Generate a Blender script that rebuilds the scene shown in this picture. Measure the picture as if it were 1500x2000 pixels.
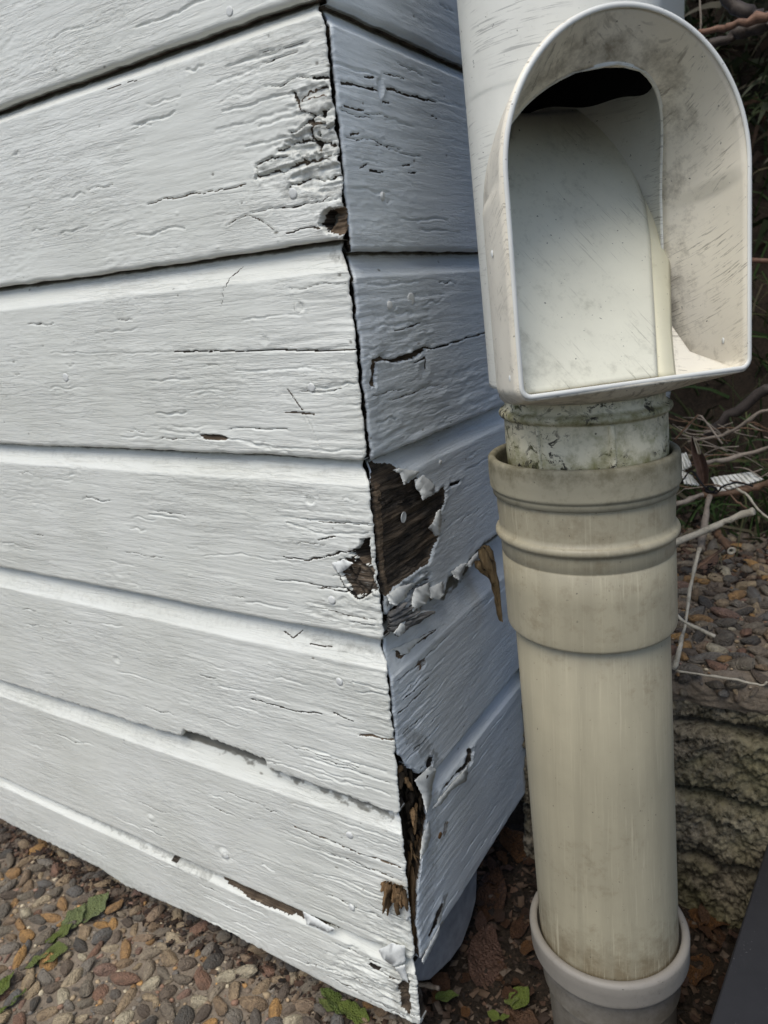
import bpy, bmesh, math, random
import numpy as np
from mathutils import Vector, Matrix
random.seed(7); RNG = np.random.default_rng(7)
S = bpy.context.scene; COL = S.collection
for o in list(bpy.data.objects): bpy.data.objects.remove(o)

# ------------------------------------------------------------------ camera
CP = np.array([0.26374, -0.39308, -0.16210]); CA = np.radians([32.8555, 16.1621, -5.2172]); CF = 1457.56
def cam_axes():
    yaw, pit, rol = CA
    fw = np.array([-np.sin(yaw)*np.cos(pit), np.cos(yaw)*np.cos(pit), -np.sin(pit)])
    r = np.cross(fw, [0, 0, 1]); r /= np.linalg.norm(r); u = np.cross(r, fw)
    return np.cos(rol)*r+np.sin(rol)*u, -np.sin(rol)*r+np.cos(rol)*u, fw
CR, CU, CW = cam_axes()
cd = bpy.data.cameras.new('camera'); cam = bpy.data.objects.new('camera', cd); COL.objects.link(cam)
cam.matrix_world = Matrix(((CR[0], CU[0], -CW[0], CP[0]), (CR[1], CU[1], -CW[1], CP[1]), (CR[2], CU[2], -CW[2], CP[2]), (0, 0, 0, 1)))
cd.sensor_fit = 'HORIZONTAL'; cd.sensor_width = 36; cd.lens = CF/1500*36
cd.clip_start = 0.01; cd.clip_end = 500
cd.dof.use_dof = True; cd.dof.focus_distance = 0.50; cd.dof.aperture_fstop = 16
S.camera = cam
S.render.resolution_x = 768; S.render.resolution_y = 1024
# ------------------------------------------------------------------ light
SUN_EL, SUN_AZ = math.radians(60), math.radians(182)      # azimuth clockwise from +Y
w = bpy.data.worlds.new('World'); S.world = w; w.use_nodes = True
nt = w.node_tree; bg = nt.nodes['Background']
sky = nt.nodes.new('ShaderNodeTexSky'); sky.sky_type = 'NISHITA'; sky.sun_disc = False
sky.sun_elevation = SUN_EL; sky.sun_rotation = SUN_AZ; sky.air_density = 1.0; sky.dust_density = 2.0; sky.ozone_density = 1.0
nt.links.new(sky.outputs[0], bg.inputs[0]); bg.inputs[1].default_value = 0.10
sd = bpy.data.lights.new('sun', 'SUN'); sd.energy = 1.5; sd.angle = math.radians(38); sd.color = (1, .955, .85)
sun = bpy.data.objects.new('sun', sd); COL.objects.link(sun)
dirv = Vector((math.sin(SUN_AZ)*math.cos(SUN_EL), math.cos(SUN_AZ)*math.cos(SUN_EL), math.sin(SUN_EL)))
sun.rotation_euler = dirv.to_track_quat('Z', 'Y').to_euler()
S.view_settings.view_transform = 'Standard'; S.view_settings.look = 'None'
S.view_settings.exposure = 0.62; S.view_settings.gamma = 1; S.view_settings.use_curve_mapping = False

# ------------------------------------------------------------------ helpers: points of real planes seen at a photo position
def ray(x, y): return CW+(x-750)/CF*CR-(y-1000)/CF*CU
def onp(x, y, p0, n):
    d = ray(x, y); n = np.asarray(n, float); return CP+d*(np.dot(np.asarray(p0)-CP, n)/np.dot(d, n))
def onx(x, y, X=0.): return onp(x, y, (X, 0, 0), (1, 0, 0))
def ony(x, y, Y=0.): return onp(x, y, (0, Y, 0), (0, 1, 0))
def onz(x, y, Z): return onp(x, y, (0, 0, Z), (0, 0, 1))
# ------------------------------------------------------------------ noise
def gn(x, y, seed=0):
    xi = np.floor(x).astype(np.int64); yi = np.floor(y).astype(np.int64); xf = x-xi; yf = y-yi
    def g(a, b, fx, fy):
        h = (a*374761393+b*668265263+seed*1442695041) & 0xffffffff
        h = ((h ^ (h >> 13))*1274126177) & 0xffffffff; h ^= h >> 16
        t = (h & 0xffff)*(2*np.pi/65536); return np.cos(t)*fx+np.sin(t)*fy
    sx = xf*xf*xf*(xf*(xf*6-15)+10); sy = yf*yf*yf*(yf*(yf*6-15)+10)
    a = g(xi, yi, xf, yf); b = g(xi+1, yi, xf-1, yf); c = g(xi, yi+1, xf, yf-1); d = g(xi+1, yi+1, xf-1, yf-1)
    return (a+(b-a)*sx+(c-a)*sy+(a-b-c+d)*sx*sy)*1.5
def fbm(x, y, seed=0, o=4, gain=.5):
    s = 0; a = 1.
    for i in range(o):
        s = s+a*gn(x*2**i, y*2**i, seed+i*17); a *= gain
    return s
def sst(a, b, x): t = np.clip((x-a)/(b-a), 0, 1); return t*t*(3-2*t)
def dpoly(px, py, P, closed=False):
    d = np.full(px.shape, 1e9); n = len(P)
    for i in range(n if closed else n-1):
        a = P[i]; b = P[(i+1) % n]; ex, ey = b[0]-a[0], b[1]-a[1]
        t = np.clip(((px-a[0])*ex+(py-a[1])*ey)/(ex*ex+ey*ey+1e-12), 0, 1)
        d = np.minimum(d, np.hypot(px-a[0]-t*ex, py-a[1]-t*ey))
    return d
def sdf(px, py, P):
    d = dpoly(px, py, P, True); ins = np.zeros(px.shape, bool); n = len(P)
    for i in range(n):
        a = P[i]; b = P[(i+1) % n]
        c = ((a[1] > py) != (b[1] > py)) & (px < (b[0]-a[0])*(py-a[1])/(b[1]-a[1]+1e-12)+a[0]); ins ^= c
    return np.where(ins, -d, d)
# ------------------------------------------------------------------ object helpers
def mesh_np(name, V, F, smooth=True):
    V = np.asarray(V, np.float32).reshape(-1, 3); F = np.asarray(F, np.int32)
    me = bpy.data.meshes.new(name); k = F.shape[1]
    me.vertices.add(len(V)); me.vertices.foreach_set('co', V.ravel())
    me.loops.add(F.size); me.loops.foreach_set('vertex_index', F.ravel())
    me.polygons.add(len(F)); me.polygons.foreach_set('loop_start', np.arange(0, F.size, k, dtype=np.int32))
    me.polygons.foreach_set('use_smooth', np.full(len(F), smooth))
    me.update(calc_edges=True); return me
def gridf(nr, nc, wrap=False):
    i, j = np.meshgrid(np.arange(nr-1), np.arange(nc if wrap else nc-1), indexing='ij')
    j2 = (j+1) % nc
    return np.stack([i*nc+j, i*nc+j2, (i+1)*nc+j2, (i+1)*nc+j], -1).reshape(-1, 4)
def ob(name, me, mat=None, parent=None):
    o = bpy.data.objects.new(name, me); COL.objects.link(o)
    if mat is not None and me is not None and not me.materials: me.materials.append(mat)
    if parent is not None: o.parent = parent
    return o
def attr(me, name, a): me.attributes.new(name, 'FLOAT', 'POINT').data.foreach_set('value', np.asarray(a, np.float32).ravel())
def vattr(me, name, a): me.attributes.new(name, 'FLOAT_VECTOR', 'POINT').data.foreach_set('vector', np.asarray(a, np.float32).ravel())
def thing(name, label, cat, loc=(0, 0, 0), group=None):
    o = bpy.data.objects.new(name, None); COL.objects.link(o); o.empty_display_size = .02
    return tag(o, label, cat, group)
def tag(o, label, cat, group=None):
    o['label'] = label; o['category'] = cat
    if group: o['group'] = group
    return o
def kind(o, k): o['kind'] = k; return o
def tube_np(P, R, seg=8, sub=4, cap=True):
    P = np.asarray(P, float); R = np.broadcast_to(np.asarray(R, float), (len(P),))
    if sub > 1 and len(P) > 2:                                   # Catmull-Rom
        Q = []; RR = []
        for i in range(len(P)-1):
            a = P[max(i-1, 0)]; b = P[i]; c = P[i+1]; d = P[min(i+2, len(P)-1)]
            for t in np.linspace(0, 1, sub, endpoint=False):
                Q.append(.5*((2*b)+(c-a)*t+(2*a-5*b+4*c-d)*t*t+(3*b-a-3*c+d)*t**3)); RR.append(R[i]*(1-t)+R[i+1]*t)
        Q.append(P[-1]); RR.append(R[-1]); P = np.array(Q); R = np.array(RR)
    if sub > 1:
        rj = np.random.default_rng(int(abs(P.sum())*1e5) % 99991); R = R*(1+.13*rj.normal(size=len(P)).clip(-1.5, 1.5)); P = P+rj.normal(size=P.shape)*(R[:, None]*.22)
        k_ = np.arange(len(P)) % 5 == 0; R = np.where(k_, R*1.22, R)
    V = []; ref = np.array([.3, .5, .81])
    for i in range(len(P)):
        t = P[min(i+1, len(P)-1)]-P[max(i-1, 0)]; t = t/(np.linalg.norm(t)+1e-12)
        x = np.cross(t, ref); x /= np.linalg.norm(x)+1e-12; y = np.cross(t, x)
        for k in range(seg):
            an = 2*np.pi*k/seg; V.append(P[i]+R[i]*(np.cos(an)*x+np.sin(an)*y))
    F = gridf(len(P), seg, True)
    if cap:
        n = len(V); V += [P[0], P[-1]]
        k = np.arange(seg); k2 = (k+1) % seg
        F = np.vstack([F, np.stack([k2, k, np.full(seg, n), np.full(seg, n)], -1)[:, [0, 1, 2, 2]][:0],])
        V = V[:n]
        V2 = V[-seg:]; V = V+[P[0]*1. for _ in range(seg)]+[P[-1]*1. for _ in range(seg)]
        F = np.vstack([F, np.stack([k2, k, n+k, n+k2], -1), np.stack([n-seg+k, n-seg+k2, n+seg+k2, n+seg+k], -1)])
    return np.array(V), F
def join(parts):
    V = []; F = []; n = 0
    for v, f in parts: V.append(v); F.append(f+n); n += len(v)
    return np.vstack(V), np.vstack(F)
# ------------------------------------------------------------------ materials
class M:
    def __init__(s, name, rough=.6, spec=.3):
        s.m = bpy.data.materials.new(name); s.m.use_nodes = True; s.t = s.m.node_tree; s.b = s.t.nodes['Principled BSDF']
        s.b.inputs['Roughness'].default_value = rough; s.b.inputs['Specular IOR Level'].default_value = spec
    def n(s, t, **k):
        x = s.t.nodes.new(t)
        for a, b in k.items(): setattr(x, a, b)
        return x
    def l(s, a, b): s.t.links.new(a, b)
    def attr(s, name): return s.n('ShaderNodeAttribute', attribute_name=name)
    def obj(s): return s.n('ShaderNodeTexCoord').outputs['Object']
    def mapv(s, v, sc): x = s.n('ShaderNodeMapping'); x.inputs['Scale'].default_value = sc; s.l(v, x.inputs[0]); return x.outputs[0]
    def noise(s, v, sc, det=4, rough=.55, dist=0):
        x = s.n('ShaderNodeTexNoise'); x.inputs['Scale'].default_value = sc; x.inputs['Detail'].default_value = det
        x.inputs['Roughness'].default_value = rough; x.inputs['Distortion'].default_value = dist; s.l(v, x.inputs['Vector']); return x.outputs['Fac']
    def vor(s, v, sc, feat='F1'):
        x = s.n('ShaderNodeTexVoronoi', feature=feat); x.inputs['Scale'].default_value = sc; s.l(v, x.inputs['Vector']); return x.outputs['Distance']
    def ramp(s, f, stops, interp='LINEAR'):
        x = s.n('ShaderNodeValToRGB'); e = x.color_ramp; e.interpolation = interp
        while len(e.elements) < len(stops): e.elements.new(.5)
        for q, (p, c) in zip(e.elements, stops):
            q.position = p; q.color = (c, c, c, 1) if not hasattr(c, '__len__') else (*c, 1)
        s.l(f, x.inputs[0]); return x.outputs[0]
    def mix(s, f, a, b):
        x = s.n('ShaderNodeMix', data_type='RGBA')
        for v, i in ((f, 0), (a, 6), (b, 7)):
            if hasattr(v, 'is_linked') or isinstance(v, bpy.types.NodeSocket): s.l(v, x.inputs[i])
            else: x.inputs[i].default_value = v if i == 0 else (*v, 1)
        return x.outputs[2]
    def math(s, op, a, b=0.):
        x = s.n('ShaderNodeMath', operation=op)
        for v, i in ((a, 0), (b, 1)):
            if isinstance(v, bpy.types.NodeSocket): s.l(v, x.inputs[i])
            else: x.inputs[i].default_value = v
        return x.outputs[0]
    def color(s, c):
        if isinstance(c, bpy.types.NodeSocket): s.l(c, s.b.inputs['Base Color'])
        else: s.b.inputs['Base Color'].default_value = (*c, 1)
    def bump(s, h, strength=.5, dist=.001, prev=None):
        x = s.n('ShaderNodeBump'); x.inputs['Strength'].default_value = strength; x.inputs['Distance'].default_value = dist
        s.l(h, x.inputs['Height'])
        if prev is not None: s.l(prev, x.inputs['Normal'])
        s.l(x.outputs[0], s.b.inputs['Normal']); return x.outputs[0]
    def rough(s, f): s.l(f, s.b.inputs['Roughness'])

def mat_paint(name, base):
    m = M(name, .5, .35); uv = m.attr('buv').outputs['Vector']
    bare = m.attr('bare').outputs['Fac']; rot = m.attr('rot').outputs['Fac']; dirt = m.attr('dirt').outputs['Fac']  # dirt: grime, plus shade painted in at laps, torn edge and nails
    g1 = m.noise(m.mapv(uv, (14, 260, 1)), 1, 5, .6, .6)                   # long grain
    g2 = m.noise(m.mapv(uv, (130, 700, 1)), 1, 4, .6)
    g3 = m.noise(uv, 9, 4, .6)
    g4 = m.noise(m.mapv(uv, (260, 420, 1)), 1, 3, .5)
    b2 = tuple(c*k for c, k in zip(base, (.89, .89, .87)))
    pc = m.mix(m.ramp(g3, [(.35, 0), (.68, 1)]), base, b2)
    st = m.ramp(m.noise(m.mapv(uv, (5, 120, 1)), 1, 5, .65, .5), [(.5, 0), (.72, 1)]); pc = m.mix(m.math('MULTIPLY', st, .10), pc, tuple(c*.72 for c in base[:2])+(base[2]*.68,))
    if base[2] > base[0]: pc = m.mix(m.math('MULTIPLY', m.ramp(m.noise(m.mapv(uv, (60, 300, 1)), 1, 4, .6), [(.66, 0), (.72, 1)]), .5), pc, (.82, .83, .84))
    specks = m.ramp(m.noise(m.mapv(uv, (45, 170, 1)), 1, 5, .7), [(.70, 0), (.76, 1)])
    pc = m.mix(m.math('MULTIPLY', specks, .45), pc, (.34, .34, .32))
    dn = m.ramp(m.noise(uv, 210, 5, .7), [(.35, 0), (.62, 1)])
    dd = m.ramp(m.math('ADD', m.math('MULTIPLY', dirt, 1.35), m.math('MULTIPLY', dn, .45)), [(.45, 0), (.95, 1)])
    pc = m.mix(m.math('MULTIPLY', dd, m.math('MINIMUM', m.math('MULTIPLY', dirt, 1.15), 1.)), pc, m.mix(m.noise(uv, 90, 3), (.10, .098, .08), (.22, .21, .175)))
    wn = m.ramp(m.noise(m.mapv(uv, (24, 900, 1)), 1, 6, .72, .8), [(.36, 0), (.62, 1)])
    tan = m.mix(wn, (.13, .088, .055), (.34, .255, .17))
    drk = m.mix(wn, (.010, .0085, .007), (.165, .132, .10))
    drk = m.mix(m.ramp(m.noise(m.mapv(uv, (40, 90, 1)), 1, 4, .6), [(.35, 0), (.62, 1)]), tuple([.012, .010, .009]), drk); tan = m.mix(m.ramp(m.noise(m.mapv(uv, (60, 200, 1)), 1, 4, .6), [(.40, .7), (.6, 0)]), tan, (.07, .045, .028)); wc = m.mix(rot, tan, drk)
    bn = m.ramp(m.math('ADD', bare, m.math('MULTIPLY', m.math('SUBTRACT', g2, .5), .35)), [(.44, 0), (.54, 1)])
    m.color(m.mix(bn, pc, wc))
    m.rough(m.ramp(bn, [(0, .38), (1, .9)]))
    zz = m.ramp(m.noise(m.mapv(uv, (7, 20, 1)), 1, 3, .5), [(.35, .15), (.65, 1)])
    g5 = m.ramp(m.noise(m.mapv(uv, (22, 330, 1)), 1, 6, .7, 1.2), [(.40, 0), (.50, 1)])
    h = m.math('ADD', m.math('MULTIPLY', g1, .22), m.math('ADD', m.math('MULTIPLY', m.math('MULTIPLY', g2, .65), zz), m.math('MULTIPLY', m.math('MULTIPLY', g4, .9), zz)))
    h = m.math('ADD', h, m.math('MULTIPLY', m.math('MULTIPLY', g5, zz), .5))
    h = m.math('ADD', h, m.math('MULTIPLY', m.math('MULTIPLY', wn, bn), 1.2))
    m.bump(h, .62, .0011)
    return m.m
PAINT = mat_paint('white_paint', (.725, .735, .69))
PAINT_SKY_SHADE = mat_paint('white_paint_sky_shade', (.665, .715, .755))  # same white paint, the side wall's blue skylight mixed into its colour

def mat_wood(name, lo, hi, sc=(30, 700, 30), rough=.9):
    m = M(name, rough, .15); v = m.obj(); f = m.ramp(m.noise(m.mapv(v, sc), 1, 5, .65, .5), [(.3, 0), (.7, 1)])
    m.color(m.mix(m.noise(v, 60, 3), m.mix(f, lo, hi), m.mix(f, tuple(c*.6 for c in lo), lo))); m.bump(f, .8, .0012); return m.m
WOOD_DARK = mat_wood('rotten_timber', (.02, .016, .012), (.10, .075, .05), (500, 500, 60))
WOOD_TAN = mat_wood('raw_timber', (.15, .09, .045), (.42, .28, .15), (420, 420, 50))
WOOD_GREY = mat_wood('weathered_timber', (.10, .095, .09), (.40, .40, .39), (80, 80, 600))

def mat_plain(name, c, rough=.6, spec=.3, var=.15, sc=120, bump=.3, bd=.0006):
    m = M(name, rough, spec); v = m.obj(); f = m.noise(v, sc, 4, .6)
    m.color(m.mix(m.ramp(f, [(.3, 0), (.7, 1)]), tuple(x*(1-var) for x in c), tuple(min(1, x*(1+var)) for x in c))); m.bump(f, bump, bd); return m.m
NAILP = mat_plain('painted_nail', (.62, .63, .61), .5, .4, .05, 500)
NAILR = mat_plain('rusty_nail', (.16, .085, .035), .85, .2, .6, 900)
FLAKE = mat_plain('paint_flake', (.70, .715, .69), .55, .3, .06, 400)
BACK = mat_plain('dark_sheathing', (.025, .022, .02), .95, .1, .4, 80)

# ------------------------------------------------------------------ building
house = thing('timber_building', 'white painted clapboard building corner with rotten mitred board ends', 'building')
ZL = [.0, -.128, -.2635, -.393, -.535, -.676, -.748]           # left board bottoms
AL = [.121, -.010, -.146, -.281, -.415, -.554, -.689]          # left bevel arris heights
ZR = [-.002, -.1345, -.266, -.386, -.535, -.683]
AR = [.119, -.014, -.150, -.284, -.424, -.553]
ZU = [.132]+ZL
MG = .0062                                                      # gap of the mitre

class Board:
    """a weathered board: dense relief sheet from the mitre outward, u along, v up, w out"""
    def __init__(s, side, k):
        s.side = side; s.k = k
        Z = ZL if side == 'L' else ZR; A = AL if side == 'L' else AR
        s.z0 = Z[k]; s.zt = (Z[k-1] if k else .132); s.H = s.zt-s.z0; s.va = A[k]-s.z0
        s.ops = []; s.bot = None; s.left = None; s.amp = 1.; s.rip = .5
    def c(s, q):
        if s.side == 'L': P = ony(*q); return (-P[0], P[2]-s.z0)
        P = onx(*q); return (P[1], P[2]-s.z0)
    def cs(s, Q): return [s.c(q) for q in Q]
    def crack(s, Q, wid=.7, dep=1.2, bare=1., rot=1., jag=.6): s.ops.append(('crack', s.cs(Q), max(wid, .5)*1e-3, dep*1e-3, bare, rot, jag*1e-3)); return s
    def hole(s, Q, dep=8, bare=1., rot=1., jag=1.2, curl=.4): s.ops.append(('hole', s.cs(Q), dep*1e-3, bare, rot, jag*1e-3, curl*1e-3)); return s
    def roughen(s, Q, amp=1., dirt=.3): s.ops.append(('rough', s.cs(Q), amp*1e-3, dirt)); return s
    def stain(s, Q, dirt=.6, soft=4): s.ops.append(('stain', s.cs(Q), dirt, soft*1e-3)); return s  # dirt mark; on E2 also the painted shadow band
    def dent(s, q, r=3, dep=.6): s.ops.append(('dent', s.c(q), r*1e-3, dep*1e-3)); return s
    def build(s, L, du0, dug, dv=.00075):
        sd = 100*s.k+(0 if s.side == 'L' else 50)
        us = [0.]
        while us[-1] < L: us.append(us[-1]+du0+dug*us[-1])
        U = np.array(us); H = s.H; va = s.va
        rows = [(0, -.0125, 0), (0, -.009, 0), (0, -.0055, 0), (0, -.003, 0)]
        for a in (30, 60): rows.append((.003-.003*math.cos(math.radians(a)), -.003+.003*math.sin(math.radians(a)), .5))
        for v in np.arange(.003, va-.0012, dv): rows.append((v, 0, 1))
        vb = H-.0015; nb = max(5, int((vb-va)/dv))
        rows += [(va-.0007, -.0001, .9), (va, -.0004, .8)]
        for t in np.linspace(0, 1, nb)[1:]: rows.append((va+(vb-va)*t, -.0004-.0092*t**.85, .45))
        rows += [(H+.003, -.0120, .1), (H+.012, -.0128, 0), (H+.03, -.0132, 0)]
        V0 = np.array([r[0] for r in rows])[:, None]; W0 = np.array([r[1] for r in rows])[:, None]; K = np.array([r[2] for r in rows])[:, None]
        u = np.broadcast_to(U[None, :], (len(rows), len(U))).copy(); v = np.broadcast_to(V0, u.shape).copy()
        w_ = np.broadcast_to(W0, u.shape).copy(); K = np.broadcast_to(K, u.shape)
        # ragged bottom edge
        b = .0007*fbm(U*45, U*0+.3, sd+1, 4)+.0010*gn(U*9, U*0+.7, sd+2)
        if s.bot is not None:
            P = np.array(sorted(s.cs(s.bot))); bb = np.interp(U, P[:, 0], P[:, 1], left=P[0, 1], right=0)
            b = b+bb+.0016*fbm(U*160, U*0+.1, sd+5, 3)*(np.abs(bb) > .001)
        v = v+b[None, :]*(1-sst(.0, .03, v))*(v < .03) if s.bot is None else np.where(v < va, b[None, :]+(v)*(va-b[None, :])/va, v)
        # ---- relief
        wu = u+.006*gn(u*14, v*40, sd+9); wv = v+.0035*gn(u*11, v*22, sd+11)+.0012*gn(u*40, v*60, sd+12)
        z1 = sst(-.4, .5, gn(u*9, v*14, sd+13)); near = np.exp(-u/.07)
        gr = fbm(wu*11, wv*170, sd+20, 5, .55); rg = 1-np.abs(gn(wu*13, wv*150, sd+31))*1.7
        rip = fbm(wu*95, wv*330, sd+40, 3, .55)
        h = s.amp*1e-3*(.15*gr*(.35+.5*z1+1.9*near)+.55*near*(rg-.4)*z1+s.rip*.20*rip*(1-.85*z1)*sst(-.35,.35,gn(u*13+5, v*19, sd+46))+.55*gn(u*15, v*26, sd+44)*(.6+near)+.45*(near+.25*z1)*gn(wu*20, wv*62, sd+47)+.30*gn(wu*9, wv*85, sd+48)*sst(-.1,.6,gn(u*7+3, v*16, sd+49)))
        bare = np.zeros_like(u); rot = np.ones_like(u)*.8; dirt = np.zeros_like(u)  # dirt also carries the painted lap, torn-edge and nail-head shade
        jx = fbm(u*260, v*420, sd+50, 4, .6); jy = fbm(u*90, v*160, sd+51, 3, .55)
        rc = np.random.default_rng(sd+7)
        for _ in range(int(30 if s.side == 'L' else 14)):
            u0 = rc.random()**2.2*(.5 if s.side == 'L' else .16); v0 = rc.uniform(.006, va-.004); ln = rc.uniform(.008, .05)*(1+.6*(u0 < .08))
            a_, b_ = np.searchsorted(U, [u0-.004, u0+ln+.004]); sl = (slice(None), slice(a_, b_))
            if b_-a_ < 4: continue
            n_ = 6; P = [(u0+ln*i/n_, v0+.0022*float(gn(np.array(u0*30+i*.5), np.array(v0*77.), sd+8))+.05*rc.normal()*.001) for i in range(n_+1)]
            d = dpoly(u[sl]+.0004*jx[sl], v[sl]+.0007*jy[sl], P); q = np.clip((u[sl]-u0)/ln, 0, 1); wd = .00042+.0004*np.sin(q*3.14)*rc.random()
            f = np.exp(-(d/wd)**2); dp = rc.uniform(.5, 1.25)*1e-3
            h[sl] += -dp*f+.22*dp*np.exp(-((d-.0011)/.0007)**2)*(v[sl] < v0+.0005)*np.sin(q*3.14); 
            if rc.random() < .35: bare[sl] = np.maximum(bare[sl], .62*sst(.45, .8, f)); rot[sl] = np.where(f > .3, .9, rot[sl])
        for _ in range(45):
            u0 = rc.random()**1.6*.6; v0 = rc.uniform(0, H); r0 = rc.uniform(.0004, .0011); a_, b_ = np.searchsorted(U, [u0-.006, u0+.006]); sl = (slice(None), slice(a_, b_))
            d = np.hypot((u[sl]-u0)*rc.uniform(.35, .9), v[sl]-v0); f = np.exp(-(d/r0)**2); sg = rc.choice((-1, 1, 1)); h[sl] += sg*.0005*f
            if sg < 0: dirt[sl] = np.maximum(dirt[sl], .9*f)
        for op in s.ops:
            if op[0] == 'crack':
                _, P, wd, dp, br, rt, jg = op; d = dpoly(u+jg*jy*.8, v+jg*1.3*jy+.0008*gn(u*55, v*20, sd+58), P); m = wd*(.85+.3*jx+.75*gn(u*70, v*45, sd+57))
                f = np.exp(-np.clip(d/np.maximum(m, 4.5e-4), 0, 6)**2); h = h-dp*f+.45e-3*np.exp(-(d/(3*wd))**2)*(1-f)*(.6+gn(u*50, v*30, sd+59))
                bare = np.maximum(bare, br*sst(.25, .6, f)); rot = np.where(f > .3, rt, rot)
            elif op[0] == 'hole':
                _, P, dp, br, rt, jg, cu = op; d = sdf(u, v, P)+jg*(jx*.8+jy*.7)
                f = sst(.0005, -.0007, d); ff = sst(.0005, -.004, d)
                grain = fbm(wu*22, wv*420, sd+60, 4, .6)
                h = h*(1-f*.8)-dp*(f*.45+ff*.55)+f*(grain*.0011+.0016*gn(wu*20, wv*90, sd+61)+.0012*np.floor(2.5*fbm(wu*14, wv*130, sd+62, 3))/2.5)*min(1, dp/.0022)+cu*np.exp(-np.clip(d, 0, 1)/.0035)*(1-f)*(.5+jy)
                bare = np.maximum(bare, br*sst(.0002, -.0006, d)); rot = np.where(d < .0003, np.clip(rt+.55*(fbm(wu*16, wv*110, sd+63, 3)-.1)*(dp < .004), 0, 1), rot)
            elif op[0] == 'rough':
                _, P, am, dr = op; d = sdf(u, v, P)+.004*jy; f = sst(.003, -.004, d)
                lay = fbm(wu*30, wv*260, sd+71, 4, .55); lay2 = np.floor(fbm(wu*40, wv*130, sd+75, 3)*3)/3
                h = h+am*f*(lay*.6+lay2*.8-.35); dirt = np.maximum(dirt, f*(dr*.8+.16*sst(0, -.6, lay2)))
            elif op[0] == 'stain':
                _, P, dr, so = op; d = sdf(u, v, P)+.005*jy+.001*jx; dirt = np.maximum(dirt, dr*sst(so, -so, d))
            elif op[0] == 'ring':
                _, P, r = op; d = np.hypot(u-P[0], v-P[1]); f = np.exp(-((d-r)/.0006)**2); h = h-.0009*f*(.6+.5*jy); dirt = np.maximum(dirt, .5*f*sst(-.2, .5, jy+gn(u*200, v*200, sd+55)))  # dirt here is the nail head's painted shade
            elif op[0] == 'dent':
                _, P, r, dp = op; d = np.hypot((u-P[0])*.8, v-P[1]); h = h-dp*np.exp(-(d/r)**2)+dp*.6*np.exp(-((d-r*1.5)/(r*.5))**2)
        # lap shade painted in under the board above, faint bevel grime, darker underside
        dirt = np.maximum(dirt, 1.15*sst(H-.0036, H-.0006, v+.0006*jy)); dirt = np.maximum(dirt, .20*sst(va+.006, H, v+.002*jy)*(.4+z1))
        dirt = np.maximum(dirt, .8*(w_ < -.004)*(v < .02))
        bare = np.where((w_ < -.0075) & (v < .02), 1., bare)
        w_ = w_+h*K
        # rounded, chipped corner
        e0 = 0
        if s.left is not None:
            P = np.array(s.cs(s.left)); o_ = np.argsort(P[:, 1]); e0 = np.interp(v[:, 0], P[o_, 1], P[o_, 0])-(MG if s.side == 'R' else 0)
        e = .0011*fbm(v[:, 0]*110, v[:, 0]*0+.2, sd+80, 4, .6)+.0004+e0+(.0012*fbm(v[:, 0]*300, v[:, 0]*0+.4, sd+82, 3)*(np.abs(e0) > .004))
        e = e+.0085*sst(va-.003, H-.002, v[:, 0])+.003*np.exp(-np.clip(v[:, 0], 0, 1)/.002)
        fall = np.exp(-U/(.012 if s.left is None else .03))
        w_ = w_-.0012*np.clip(1-u/.0022, 0, 1)**2
        u = u+e[:, None]*fall[None, :]
        # mitred end
        ends = []
        for t in (.014, .005, .0012):
            ends.append((u[:, 0]+t*(.9 if s.side == 'R' else 1), v[:, 0], w_[:, 0]-t))
        EU, EV, EW = [np.stack(x, 1) for x in zip(*ends)]
        nE = 3
        u2 = np.hstack([EU, u]); v2 = np.hstack([EV, v]); w2 = np.hstack([EW, w_])
        pad = lambda a, x: np.hstack([np.repeat(np.full((len(rows), 1), x), nE, 1), a])
        bare = pad(bare, 1.); rot = pad(rot, s.endrot if hasattr(s, 'endrot') else .95); dirt = pad(dirt, 0)
        bare[:, nE-1] = .35+.5*(fbm(v[:, 0]*150, v[:, 0]*0, sd+90, 3) > .1)
        z = s.z0+v2
        if s.side == 'L': X = np.stack([-u2, -w2, z], -1)
        else: X = np.stack([w2, u2+MG, z], -1)
        F = gridf(*u2.shape)
        if s.side == 'L': F = F[:, ::-1]
        me = mesh_np('clapboard', X, F)
        attr(me, 'bare', bare); attr(me, 'rot', rot); attr(me, 'dirt', dirt)
        vattr(me, 'buv', np.stack([u2+s.k*1.37+(9 if s.side == 'R' else 0), v2+s.k*.61, u2*0], -1))
        s.o = ob('clapboard', me, PAINT if s.side == 'L' else PAINT_SKY_SHADE, house); return s
    def nail(s, q, r=2.5, up=.7, tilt=0, rusty=False):
        r *= 1.25; tilt = tilt or .08
        P = ony(*q) if s.side == 'L' else onx(*q)
        n = np.array([0, -1, 0.]) if s.side == 'L' else np.array([1., 0, 0])
        prof = [(0, up), (r*.55, up), (r*.85, up*.8), (r, up*.25), (r*1.02, -.8)]
        seg = 14; V = []; a = random.uniform(0, 6)
        t1 = np.array([1., 0, 0]) if s.side == 'L' else np.array([0, 1., 0]); t2 = np.array([0, 0, 1.])
        for rr, hh in prof:
            for k in range(seg):
                an = 2*math.pi*k/seg; x = rr*math.cos(an); y = rr*math.sin(an)
                V.append(P+1e-3*(t1*x+t2*y+n*(hh+tilt*(x*math.cos(a)+y*math.sin(a)))))
        o = ob('nail_head', mesh_np('nail_head', V, gridf(len(prof), seg, True)), NAILR if rusty else NAILP, s.o)
        if rusty: o['label'] = 'rust brown nail head'
        return s

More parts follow.
